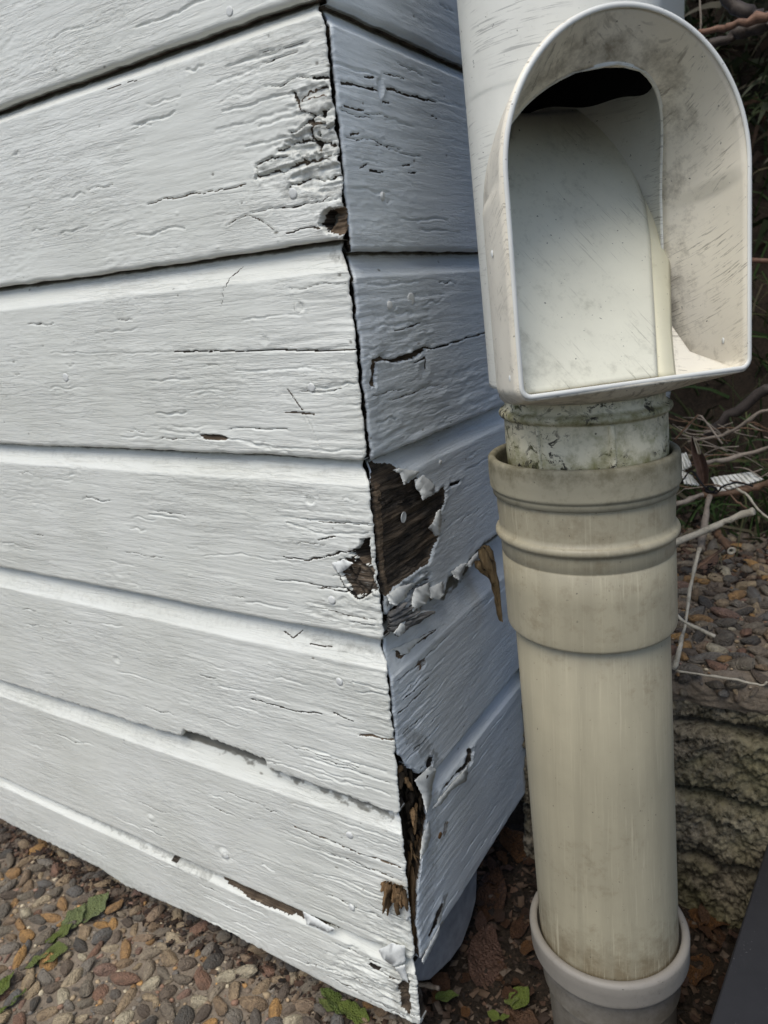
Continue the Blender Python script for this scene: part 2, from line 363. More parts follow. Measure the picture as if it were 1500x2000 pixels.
def z7(P): return [(600+.3*x, 850+.3*y) for x, y in P]
def z8(P): return [(600+.35*x, 1300+.35*y) for x, y in P]
LB = [Board('L', k) for k in range(7)]; RB = [Board('R', k) for k in range(6)]
a, b, c, d, e, f, g = LB
A2, B2, C2, D2, E2, F2 = RB
a.amp = 1.1; a.rip = 1.3; b.rip = .9; b.amp = 1.1
b.hole([(572, 190), (600, 170), (640, 165), (658, 228), (640, 240), (600, 230)], 1.3, .0, .5, 1.8, .5); b.hole([(540, 302), (570, 264), (620, 247), (670, 240), (674, 300), (600, 302)], 1.8, .0, .5, 2.0, .6); b.hole([(560, 350), (600, 327), (672, 312), (678, 392), (640, 378), (600, 372)], 1.4, .0, .5, 2.0, .6)
b.roughen([(585, 175), (612, 160), (648, 150), (668, 300), (672, 395), (560, 395), (503, 352), (500, 318), (540, 300), (562, 230)], .8, .28)
b.hole([(500, 322), (520, 312), (560, 303), (575, 312), (545, 325), (508, 346)], 1.0, .0, .5, .8, .5)
b.hole([(505, 340), (560, 322), (620, 300), (650, 296), (640, 312), (570, 335), (515, 348)], 2.2, .25, .6, .6)
for Q in ([(572, 178), (588, 215), (612, 226), (642, 210)], [(566, 260), (600, 236), (640, 246), (660, 240)], [(540, 292), (590, 274), (652, 282)], [(500, 352), (502, 322), (540, 304), (575, 300)], [(505, 346), (560, 326), (622, 310), (664, 300)], [(590, 200), (602, 180), (640, 172)], [(560, 365), (610, 350), (668, 345)], [(612, 226), (606, 262), (622, 292)]): b.crack(Q, .9, 1.9, .62, .75, 1.6)
b.stain([(585, 180), (648, 165), (668, 300), (640, 330), (510, 348), (500, 322), (545, 300), (570, 240)], .34, 3)
for q, r in (((630, 221), 9), ((622, 262), 5), ((619, 279), 7)):
    b.hole([(q[0]+r*math.cos(t)*.8, q[1]+r*math.sin(t)) for t in np.linspace(0, 6.28, 9)[:-1]], 11, 1, 1, .4, .3)
b.hole([(590, 170), (612, 160), (645, 180), (640, 210), (612, 222), (580, 215)], .9, .0, .5, 1.2, .6)
b.hole([(624, 440), (630, 416), (650, 404), (673, 398), (677, 452), (650, 458)], 5, 1, .12, 1.4)
b.hole([(624, 440), (632, 412), (648, 407), (650, 436), (640, 455)], 13, 1, 1, 1.2)
b.crack([(612, 151), (650, 152)], .8, 2); b.crack([(288, 398), (340, 385), (400, 376), (480, 361)], .45, .9, .8, .6)
b.crack([(440, 440), (480, 418), (510, 430), (535, 448)], .3, .6, .6, .6); b.crack([(560, 455), (600, 446), (625, 447)], .4, .8)
b.crack([(210, 174), (268, 155)], .35, .5, .8, 1)
c.rip = .8
c.crack([(340, 687), (420, 685), (520, 686), (600, 684), (650, 686), (708, 683)], .45, 1.6, 1, 1, .5)
c.crack([(100, 689), (220, 690), (340, 687)], .35, .5, .2, .6)
c.crack([(462, 520), (445, 545), (437, 565), (432, 600)], .3, .6, .62, .9, .9)
c.crack([(560, 758), (575, 778), (591, 800)], .3, .6, .9, .8, .2); c.crack([(556, 805), (580, 804), (614, 810)], .3, .6, .9, .8, .2); c.crack([(591, 800), (610, 835), (622, 870)], .3, .5, .4, .8, .2)
c.hole([(388, 848), (420, 848), (450, 855), (440, 861), (400, 859)], 1.2, 1, .25, .5, .5)
c.hole([(480, 865), (520, 868), (530, 878), (495, 872)], .8, .4, .5, .5, .7); c.crack([(310, 840), (390, 848), (470, 860), (560, 880), (575, 895)], .6, .7, .15, .6, .6)
c.crack([(640, 750), (700, 750)], .35, .6, .3); c.crack([(650, 790), (705, 792)], .35, .6, .3); c.dent((587, 600), 2.5, .6); c.dent((518, 665), 2.5, .5)
d.rip = .9; d.amp = 1.5
d.hole([(683, 1080), (700, 1072), (706, 1055), (722, 1052), (728, 1110), (705, 1098)], 14, 1, 1, .9)
d.hole([(666, 1096), (690, 1088), (728, 1108), (738, 1150), (712, 1168), (690, 1160), (668, 1132)], 2.4, .56, .72, 2.4, .9)
d.crack([(668, 1100), (690, 1130), (718, 1160)], .9, 3.); d.crack([(655, 1110), (672, 1150), (700, 1172), (722, 1158)], .8, 2.4); d.crack([(690, 1090), (722, 1120), (735, 1150)], 1., 3.); d.crack([(700, 1110), (690, 1140), (712, 1165), (735, 1135)], .5, 1.6)
d.crack([(552, 1088), (600, 1094), (640, 1084), (695, 1075)], .5, 1.3, 1, 1, .8); d.crack([(620, 1052), (655, 1049)], .4, .9)
d.crack([(400, 1085), (470, 1082), (540, 1095)], .5, .7, .1, .6, .8); d.crack([(560, 1020), (640, 1045), (720, 1040)], .7, .9, .1)
d.roughen([(600, 1180), (735, 1165), (748, 1240), (690, 1225), (600, 1205)], 1.0, .15); d.dent((605, 978), 2.6, .8)
e.crack([(490, 1366), (540, 1378), (575, 1389), (628, 1394)], .5, 1.2, 1, 1, .6); e.crack([(650, 1393), (690, 1410)], .5, 1.1)
e.crack([(425, 1340), (470, 1347), (500, 1352)], .5, .8, .3); e.crack([(700, 1435), (730, 1439), (768, 1446)], .7, 1.2, 1, .1, .5); e.crack([(690, 1330), (760, 1350)], .5, .9, .4)
e.stain([(540, 1500), (760, 1585), (770, 1600), (520, 1515)], .3, 2); e.dent((228, 1288), 3, .8)
e.roughen([(560, 1220), (750, 1270), (760, 1300), (600, 1268)], 1.0, .25); e.crack([(600, 1262), (640, 1268)], .6, 1.2); e.crack([(545, 1240), (565, 1250), (580, 1238)], .5, .9, .9)
f.crack([(575, 1615), (640, 1640), (700, 1665), (782, 1694)], .6, 1.3, 1, .15, .6); f.crack([(560, 1640), (660, 1675)], .5, .7, .15)
f.stain([(360, 1450), (560, 1530), (760, 1610), (765, 1590), (520, 1500), (380, 1438)], .75, 3); f.dent((438, 1668), 4, -1.4); f.dent((295, 1598), 3, -.9)
f.crack([(690, 1720), (780, 1750)], .5, .8, .3); f.roughen([(700, 1780), (790, 1800), (798, 1870), (740, 1850)], 1.1, .25)
g.amp = 1.3
e.bot = [(-60, 1308), (0, 1331), (200, 1393), (352, 1440), (358, 1428), (400, 1440), (440, 1455), (500, 1478), (518, 1486), (524, 1502), (600, 1530), (770, 1592)]
e.stain([(355, 1425), (400, 1435), (520, 1480), (525, 1510), (440, 1480), (360, 1450)], .3, 2)
g.hole([(410, 1692), (450, 1705), (520, 1738), (600, 1775), (672, 1812), (668, 1826), (640, 1818), (560, 1788), (500, 1765), (430, 1725)], 6, 1, .55, 1.3, .9)
g.hole([(332, 1676), (345, 1680), (342, 1690), (330, 1684)], 4, 1, 1, .4)
g.hole([(725, 1880), (745, 1892), (738, 1898), (718, 1886)], 2, .8, 1, 1, .9); g.crack([(560, 1868), (640, 1892), (720, 1925)], .8, 1.4, .5, .6, 1); g.crack([(640, 1860), (700, 1890), (770, 1940)], .7, 1.1, .25, .6, 1)
g.stain([(0, 1575), (120, 1640), (300, 1735), (480, 1822), (700, 1935), (800, 1985), (800, 2005), (480, 1855), (0, 1612)], .26, 5); f.stain([(0, 1480), (340, 1640), (400, 1680), (400, 1700), (0, 1530)], .18, 4)
g.hole([(772, 1922), (800, 1915), (803, 1985), (782, 1970)], 5, 1, .7, 1.5, .9); g.roughen([(680, 1840), (800, 1900), (803, 1996), (640, 1900)], 1.5, .15)
g.stain([(0, 1498), (130, 1560), (300, 1650), (420, 1710), (405, 1722), (120, 1580), (0, 1515)], .42, 2)
g.bot = [(-60, 1572), (0, 1601), (60, 1632), (110, 1655), (200, 1702), (238, 1729), (330, 1768), (430, 1815), (567, 1887), (660, 1935), (720, 1962), (799, 1997)]
for x, (am, rp) in zip(LB, ((1.1, 1.3), (1.1, 1.), (1., .9), (1.35, .9), (1.2, .9), (1.15, .8), (1.3, .7))): x.amp = am; x.rip = rp
E2.stain(z7([(560, 1150), (700, 1150), (760, 1085), (800, 1070), (890, 1055), (900, 985), (990, 950), (1050, 845), (1190, 690), (1190, 740), (1060, 910), (1000, 990), (910, 1075), (780, 1125), (720, 1200), (600, 1215)]), 1., 2.5)  # dark band paints the shadow under the torn edge of the board above
E2.stain([(772, 1430), (800, 1490), (842, 1548), (856, 1500), (805, 1425)], .45, 4); F2.stain([(812, 1556), (852, 1560), (846, 1700), (832, 1860), (810, 1860)], .34, 4)
d.stain([(650, 1085), (700, 1050), (730, 1040), (742, 1185), (690, 1180)], .32, 4); g.stain([(755, 1880), (806, 1895), (806, 1992), (768, 1975)], .42, 4); f.stain([(735, 1715), (800, 1725), (800, 1800), (745, 1800)], .3, 4)
b.stain([(600, 395), (680, 385), (682, 465), (610, 465)], .28, 4); D2.stain(z7([(420, 190), (640, 200), (900, 380), (860, 700), (640, 960), (500, 1100)]), .25, 5); c.stain([(640, 480), (690, 478), (692, 510), (640, 512)], .4, 3)
for bd, Q in ((b, [(300, 130), (640, 20), (650, 60), (300, 170)]), (d, [(0, 880), (720, 925), (720, 935), (0, 890)]), (e, [(0, 1130), (740, 1270), (740, 1290), (0, 1145)]), (f, [(0, 1345), (360, 1460), (360, 1475), (0, 1360)])): bd.stain(Q, .22, 3)
def ring(bd, q, r=3.3):
    P = bd.c(q); bd.ops.append(('ring', P, r*1e-3))  # groove round the nail, with the head's shade painted as a broken ring
for bd, q in ((b, (572, 378)), (c, (608, 757)), (d, (648, 1172)), (e, (663, 1331)), (f, (683, 1631)), (f, (687, 1772)), (B2, (747, 384)), (C2, (760, 596)), (C2, (803, 585)), (c, (582, 600)), (d, (605, 975)), (f, (442, 1672)), (c, (128, 737))): ring(bd, q)
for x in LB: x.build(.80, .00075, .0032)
b.nail((572, 378), 2.4, .5); c.nail((608, 757), 2.3, .45); d.nail((648, 1172), 2.4, .8, .12); e.nail((663, 1331), 2.6, 1.1, .15); c.nail((128, 737), 2.6, .4)
f.nail((683, 1631), 2.6, 1.2, .15); f.nail((687, 1772), 2.4, 1.2, .2); f.nail((442, 1672), 2.2, 1.2, .2); a.nail((448, 22), 2.2, .4)

for x in RB: x.rip = 1.1; x.amp = 1.
B2.crack([(655, 155), (690, 163), (728, 176)], .8, 1.6); B2.crack([(745, 169), (775, 178), (845, 197)], .75, 1.5, 1, .9); B2.crack([(700, 145), (718, 150)], .5, 1); B2.crack([(738, 138), (780, 150)], .5, .8, .7)
B2.hole([(725, 150), (735, 150), (738, 172), (730, 192), (724, 170)], 1.0, .15, .5, .5, 1.2)
for q in (((672, 257), (690, 255)), ((693, 325), (706, 321)), ((712, 333), (740, 334)), ((778, 321), (793, 321)), ((790, 335), (804, 335)), ((735, 198), (750, 199)), ((835, 225), (848, 227)), ((655, 205), (700, 210))): B2.crack(q, .55, 1.)
C2.hole([(714, 703), (735, 698), (755, 704), (800, 688), (820, 678), (824, 686), (800, 703), (760, 711), (740, 706), (718, 712)], 6, 1, .75, .7, .8)
C2.crack([(820, 680), (840, 682), (880, 670), (930, 655), (990, 640)], .7, 1.6, 1, 1, .5); C2.roughen([(715, 600), (830, 610), (840, 690), (715, 700)], .7, .1)
C2.hole([(715, 708), (725, 704), (725, 760), (715, 760)], 2, .8, .6, 1.2, .5); C2.dent((820, 725), 5, .9); C2.crack([(762, 648), (790, 640), (815, 632)], .6, .9, .8); C2.crack([(800, 712), (822, 700), (824, 735)], .35, .8, .8)
C2.roughen([(720, 770), (970, 700), (985, 780), (730, 890)], .6, .0); C2.stain([(712, 600), (760, 620), (790, 760), (735, 880), (715, 880)], .22, 6)
D2.hole(z7([(400, 200), (560, 200), (600, 240), (630, 320), (690, 280), (710, 350), (750, 430), (810, 390), (870, 350), (880, 400), (860, 490), (800, 600), (840, 660), (800, 760), (770, 850), (650, 930), (540, 1010), (480, 1080), (400, 1000)]), 2.6, 1, .88, .9, 1.1)
D2.hole(z7([(415, 330), (452, 335), (470, 600), (480, 900), (520, 1030), (500, 1060), (455, 900), (430, 600)]), .6, 1, .1, .9, .1)
D2.hole(z7([(580, 380), (700, 400), (720, 440), (600, 470), (520, 520), (470, 480)]), 4.5, 1, 1, 1.4, 0)
E2.hole(z7([(480, 1150), (560, 1120), (610, 1200), (540, 1270), (490, 1240)]), 9, 1, 1, 1.2, .3)
D2.hole(z7([(640, 850), (665, 860), (700, 880), (650, 905)]), 6, 1, 1, .5, 0); D2.hole(z7([(900, 330), (985, 300), (960, 330), (905, 350)]), 5, 1, 1, .4, 1.0)
D2.crack(z7([(440, 440), (560, 470), (700, 440), (830, 400)]), .9, 2, 1, 1, 1); D2.crack(z7([(470, 800), (600, 720), (740, 620)]), .7, 1.6, 1, 1, .8)
D2.roughen(z7([(520, 1020), (770, 880), (800, 1060), (640, 1170), (510, 1190)]), 2.6, .5)
D2.crack(z7([(640, 1130), (760, 1010)]), .8, 1.5, .8); D2.crack(z7([(560, 1100), (700, 1000), (770, 950)]), .7, 1.4, .7)
D2.bot = z7([(-200, 1280), (440, 1200), (500, 1185), (560, 1130), (640, 1165), (700, 1135), (760, 1068), (800, 1058), (880, 1045), (890, 965), (940, 915), (985, 940), (1040, 835), (1090, 770), (1190, 690)])+[(1005, 1020)]
E2.hole(z7([(575, 1435), (610, 1405), (690, 1380), (740, 1330), (840, 1275), (830, 1300), (700, 1395), (600, 1490), (570, 1480)]), 1, .62, .45, .6, .9)
E2.hole(z7([(690, 1490), (735, 1465), (755, 1500), (715, 1560), (690, 1545)]), .2, .50, .25, 1.2, 0); E2.stain(z7([(660, 1480), (740, 1450), (770, 1490), (720, 1580), (670, 1560)]), .25, 3); E2.dent((818, 1304), 3, .8)
for q in (((770, 1400), (830, 1345)), ((780, 1372), (830, 1330)), ((795, 1480), (850, 1425)), ((780, 1440), (820, 1405))): E2.crack(q, .5, 1.0, .8)
E2.hole(z8([(470, 560), (540, 700), (600, 650), (660, 560), (640, 540), (610, 640), (560, 760), (490, 800)]), 10, 1, 1, 1.2, .6)
E2.hole(z8([(610, 650), (640, 560), (670, 535), (660, 600), (630, 660)]), 4, 1, .9, .9, 1.0)
F2.hole(z8([(700, 760), (790, 640), (860, 560), (880, 490), (910, 480), (900, 570), (800, 650), (740, 720), (700, 780)]), 4, .9, .95, .6, 1.2)
F2.hole(z8([(722, 985), (738, 910), (765, 900), (758, 960), (735, 1000)]), .2, .50, .3, 1.1, 0); F2.stain(z8([(700, 1050), (735, 900), (770, 890), (760, 980), (715, 1080)]), .3, 4); F2.stain(z8([(700, 1480), (740, 1330), (760, 1320), (720, 1500)]), .62, 3)
F2.hole(z8([(650, 1540), (690, 1440), (735, 1335), (740, 1380), (700, 1490), (660, 1560)]), 3.5, 1, .95, .5, .9)
F2.left = z8([(660, 700), (668, 860), (655, 960), (640, 1080), (622, 1250), (612, 1450), (632, 1650)]); F2.endrot = .12
E2.left = [(756, 1255), (764, 1330), (772, 1420), (778, 1475), (798, 1500), (818, 1522), (832, 1545)]
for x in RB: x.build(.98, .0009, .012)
B2.nail((747, 384), 2.3, 1.0, .25); C2.nail((760, 596), 2.2, 1.0, .25); C2.nail((803, 585), 3.6, .25); D2.nail(tuple(z7([(632, 535)])[0]), 3.2, -.6); E2.nail((818, 1304), 2.4, .3, 0, True); F2.nail((860, 1632), 2.2, .3, 0, True); D2.nail(tuple(z7([(868, 178)])[0]), 1.6, .6, .2)

def box_np(x0, x1, y0, y1, z0, z1):
    V = np.array([(x, y, z) for x in (x0, x1) for y in (y0, y1) for z in (z0, z1)], float)
    return V, np.array([(0, 1, 3, 2), (4, 6, 7, 5), (0, 4, 5, 1), (2, 3, 7, 6), (0, 2, 6, 4), (1, 5, 7, 3)])
def bevel_box(name, dims, mat, parent, bev=.002, seg=2):
    V, F = box_np(*dims); o = ob(name, mesh_np(name, V, F, False), mat, parent)
    md = o.modifiers.new('bevel', 'BEVEL'); md.width = bev; md.segments = seg; return o
# upper plain courses, dark sheathing and corner post
ob('sheathing', mesh_np('sheathing', *box_np(-.82, -.020, .0165, .03, -.70, .26), False), BACK, house)
ob('sheathing', mesh_np('sheathing', *box_np(-.03, -.0165, .024, 1.0, -.66, .26), False), BACK, house)
ob('corner_post', mesh_np('corner_post', *box_np(-.07, -.0125, .0135+.006, .08, -.70, .26), False), WOOD_DARK, house)
for k, (x0, x1, y0, y1) in enumerate(((-.80, 0, 0, .012), (-.012, 0, .005, 1.0))):
    bevel_box('clapboard', (x0, x1, y0, y1, .1345, .262), PAINT, house, .003)
    bevel_box('clapboard', (x0, x1, y0, y1, .2645, .392), PAINT, house, .003)
# grey painted foundation block under the side boards
def plinth():
    P = [onx(x, y, -.014)[1:] for x, y in ((800, 1935), (842, 1916), (880, 1880), (903, 1848), (922, 1795), (932, 1755), (934, 1700))]
    P = [(.017, -.722)]+[q for q in P if q[0] > .02]+[(P[-1][0], -.64), (.017, -.64)]
    bm = bmesh.new(); vs = [bm.verts.new((-.014, y, z)) for y, z in P]; fa = bm.faces.new(vs)
    ex = bmesh.ops.extrude_face_region(bm, geom=[fa]); bmesh.ops.translate(bm, vec=(-.06, 0, 0), verts=[q for q in ex['geom'] if isinstance(q, bmesh.types.BMVert)])
    bmesh.ops.recalc_face_normals(bm, faces=bm.faces); me = bpy.data.meshes.new('plinth'); bm.to_mesh(me); bm.free()
    m = mat_plain('grey_plinth_paint', (.30, .32, .345), .7, .2, .22, 70, .5, .001)
    o = ob('plinth', me, m, house); md = o.modifiers.new('bevel', 'BEVEL'); md.width = .004; md.segments = 3; md.limit_method = 'ANGLE'
plinth()
# ---- splinters and rotten wood in the open mitre
def shard(p0, p1, wid, thick, n, seed, taper=.3):
    """a torn sliver of wood from p0 to p1"""
    r = np.random.default_rng(seed); p0 = np.asarray(p0, float); p1 = np.asarray(p1, float); n = np.asarray(n, float); n /= np.linalg.norm(n)
    t = p1-p0; s_ = np.cross(t, n); s_ /= np.linalg.norm(s_); K = 9; V = []
    for i in range(K):
        q = i/(K-1); c_ = p0+t*q+n*thick*.6*math.sin(q*3)*r.uniform(.2, 1)
        ww = wid*(1-q*(1-taper))*r.uniform(.65, 1.1); ww = ww*.4 if i in (0, K-1) else ww
        for a_, b_ in ((-1, -.6), (-.5, .6), (.1, 1), (.7, .5), (1, -.6), (0, -1)):
            V.append(c_+s_*ww*.5*(a_+r.uniform(-.2, .2))+n*thick*.5*(b_+r.uniform(-.35, .35)))
    return np.array(V), gridf(K, 6, True)
def shards(name, L, mat, parent, label=None):
    o = ob(name, mesh_np(name, *join(L), True), mat, parent)
    if label: o['label'] = label
    return o
nd = np.array([.8, -.6, 0])
rngs = random.Random(3)
L = []
for i in range(44):
    x = rngs.uniform(786, 832); y = rngs.uniform(1480, 1640); p0 = onx(x, y, rngs.uniform(-.012, -.004)); p1 = p0+np.array([rngs.uniform(-.004, .004), rngs.uniform(-.006, .008), -rngs.uniform(.006, .022)])
    L.append(shard(p0, p1, rngs.uniform(.003, .009), rngs.uniform(.0015, .004), nd+np.array([rngs.uniform(-.4, .4)]*3), i))
shards('rotten_wood', L, WOOD_DARK, house, 'black crumbling rotten wood in the open corner joint')
L = []
for i in range(9):
    x = rngs.uniform(800, 822); y = rngs.uniform(1630, 1680); p0 = onx(x, y, -.006); p1 = p0+np.array([rngs.uniform(-.004, .005), rngs.uniform(-.006, .006), -rngs.uniform(.006, .014)])
    L.append(shard(p0, p1, .003, .0012, nd, 60+i))
shards('splinter', L, WOOD_TAN, house, 'pale brown splinters hanging below the rotten hole')
L = []
for i in range(22):
    q = rngs.random(); x0 = 744+50*q; y0 = 1722+14*q+rngs.uniform(-4, 8); x1 = x0+rngs.uniform(-8, 10); y1 = min(1794, y0+rngs.uniform(18, 62)*(1-.35*abs(q-.35)))
    L.append(shard(ony(x0, y0, -.002-rngs.uniform(0, .009)), ony(x1, y1, -rngs.uniform(.001, .012)), rngs.uniform(.003, .0075), rngs.uniform(.002, .005), (rngs.uniform(-.5, .6), -1, .2), 90+i, .4))
shards('splinter', L, WOOD_TAN, house, 'torn brown lump of wood sticking out of the corner')
L = [shard(onx(*z7([(530, 1180+28*i)])[0], .001), onx(*z7([(650+40*i, 1090+30*i)])[0], .006+.001*i), .007, .003, (1, .2*i-.3, .3), 140+i, .35) for i in range(4)]+[shard(onx(*z7([(545, 1265)])[0], .000), onx(*z7([(830, 1150)])[0], .006), .012, .002, (1, 0, .2), 120, .35), shard(onx(*z7([(570, 1290)])[0], .002), onx(*z7([(700, 1215)])[0], .007), .009, .002, (1, 0, .2), 121, .35)]
shards('splinter', L, WOOD_GREY, house, 'grey sliver with paint remains below the torn board')
L = [shard(onx(805, 1690, -.008), onx(806, 1850, -.008), .006, .005, nd, 130, .8), shard(onx(799, 1660, -.012), onx(802, 1870, -.012), .006, .004, nd, 131, .8)]
shards('splinter', L, WOOD_TAN, house)
L = []
for i in range(11):
    x = rngs.uniform(784, 832); y = rngs.uniform(1492, 1600); p0 = onx(x, y, rngs.uniform(-.006, .001)); p1 = p0+np.array([rngs.uniform(-.002, .004), rngs.uniform(-.008, .010), -rngs.uniform(.006, .018)])
    L.append(shard(p0, p1, rngs.uniform(.004, .008), rngs.uniform(.0012, .003), nd+np.array([rngs.uniform(-.5, .5), 0, rngs.uniform(-.3, .6)]), 300+i, .4))
shards('splinter', L[:6], WOOD_TAN, house); shards('splinter', L[6:], WOOD_DARK, house)
# ---- curling paint flakes
def flake(board, Q, plane, lift0, lift1, ax0, ax1, seed=0, lab=None):
    """thin curled sheet: outline Q in the photo, hinged at ax0 and lifting off toward ax1"""
    A0 = np.array(ax0, float); t = np.array(ax1, float)-A0; L2 = t@t
    bm = bmesh.new(); fa = bm.faces.new([bm.verts.new((x, y, 0)) for x, y in Q])
    bmesh.ops.subdivide_edges(bm, edges=bm.edges, cuts=3, use_grid_fill=False)
    bmesh.ops.triangulate(bm, faces=bm.faces); bmesh.ops.subdivide_edges(bm, edges=bm.edges, cuts=1, use_grid_fill=True)
    r = random.Random(seed)
    for v in bm.verts:
        x, y = v.co[0]+r.uniform(-1, 1), v.co[1]+r.uniform(-1, 1)
        q = max(0, float((np.array([x, y])-A0)@t/L2)); lf = max(.0002 if lift0 >= 0 else -.01, lift0+lift1*q*q)+.00013*r.uniform(-1, 1)
        v.co = onx(x, y, lf) if plane == 'x' else ony(x, y, -lf)
    for fc in bm.faces: fc.smooth = True
    me = bpy.data.meshes.new('paint_flake'); bm.to_mesh(me); bm.free()
    o = ob('paint_flake', me, FLAKE, board.o); md = o.modifiers.new('thick', 'SOLIDIFY'); md.thickness = .0005; md.offset = 0
    if lab: o['label'] = lab
flake(D2, z7([(560, 225), (600, 215), (650, 225), (730, 235), (700, 270), (660, 290), (632, 325), (620, 300), (605, 245), (580, 240)]), 'x', .0005, .004, z7([(680, 215)])[0], z7([(630, 325)])[0], 1, 'white curled paint tongue over the bare wood')
flake(D2, z7([(868, 480), (875, 560), (860, 655), (830, 655), (815, 625), (787, 605), (820, 570), (845, 500)]), 'x', .0085, -.0082, z7([(872, 560)])[0], z7([(790, 610)])[0], 2, 'white paint flake bent back from the edge of the bare patch')
flake(D2, z7([(700, 290), (760, 260), (830, 330), (820, 385), (750, 425), (735, 370), (710, 350)]), 'x', .0004, .003, z7([(800, 280)])[0], z7([(740, 425)])[0], 3)
flake(D2, z7([(940, 890), (1000, 840), (1040, 830), (1020, 880), (990, 942), (955, 925)]), 'x', .0006, .004, z7([(1000, 830)])[0], z7([(985, 945)])[0], 4)
flake(D2, z7([(790, 1000), (880, 950), (895, 1040), (860, 1068), (800, 1060)]), 'x', .0005, .003, z7([(820, 960)])[0], z7([(860, 1070)])[0], 5)
flake(E2, z7([(540, 1400), (700, 1330), (830, 1270), (740, 1330), (690, 1375), (660, 1420), (610, 1430), (590, 1400)]), 'x', -.004, .0025, z7([(600, 1340)])[0], z7([(660, 1420)])[0], 6)
flake(F2, z8([(700, 800), (740, 740), (800, 670), (880, 580), (900, 540), (890, 640), (800, 700), (740, 780)]), 'x', .0005, .004, z8([(830, 720)])[0], z8([(780, 650)])[0], 7)
flake(D2, z7([(520, 1040), (600, 985), (690, 960), (660, 1010), (640, 1060), (580, 1110), (540, 1100)]), 'x', .0015, .0055, z7([(640, 970)])[0], z7([(560, 1110)])[0], 21)
flake(D2, z7([(700, 1000), (790, 960), (800, 1040), (770, 1100), (720, 1120), (690, 1150), (680, 1080)]), 'x', .001, .007, z7([(770, 960)])[0], z7([(700, 1150)])[0], 22, 'grey white paint flap hanging from the torn lower edge')
flake(D2, z7([(1030, 850), (1095, 772), (1150, 730), (1120, 800), (1060, 860)]), 'x', .0006, .004, z7([(1100, 760)])[0], z7([(1040, 870)])[0], 23)
flake(E2, z7([(640, 1190), (760, 1140), (832, 1148), (825, 1165), (740, 1185), (660, 1250), (600, 1310), (560, 1290)]), 'x', .003, .004, z7([(820, 1150)])[0], z7([(580, 1300)])[0], 24, 'long grey white paint strip curling under the torn board')
flake(E2, z8([(600, 640), (690, 560), (720, 580), (700, 660), (690, 760), (665, 820), (640, 720)]), 'x', .0008, .005, z8([(710, 600)])[0], z8([(620, 720)])[0], 25)
flake(F2, z8([(640, 960), (680, 870), (690, 950), (660, 1040), (630, 1080)]), 'x', .0006, .004, z8([(690, 930)])[0], z8([(635, 1000)])[0], 26)
flake(F2, z8([(640, 1640), (690, 1540), (740, 1450), (735, 1500), (690, 1590), (650, 1665)]), 'x', .0006, .003, z8([(740, 1500)])[0], z8([(650, 1600)])[0], 27)
flake(d, [(648, 1100), (672, 1092), (690, 1100), (676, 1112), (660, 1120)], 'y', .0005, .004, (655, 1110), (690, 1100), 29)
flake(G := g, [(740, 1855), (765, 1842), (790, 1848), (792, 1880), (770, 1888), (748, 1872)], 'y', .0006, .0035, (745, 1885), (785, 1845), 8)
flake(g, [(772, 1890), (790, 1885), (797, 1920), (785, 1912)], 'y', .0005, .003, (795, 1915), (775, 1890), 9)
flake(f, [(790, 1772), (800, 1768), (802, 1790), (792, 1798)], 'y', .002, .004, (795, 1798), (798, 1768), 10)
flake(g, [(592, 1780), (625, 1798), (655, 1815), (640, 1822), (622, 1812), (600, 1805)], 'y', .0008, .002, (610, 1812), (640, 1795), 11)

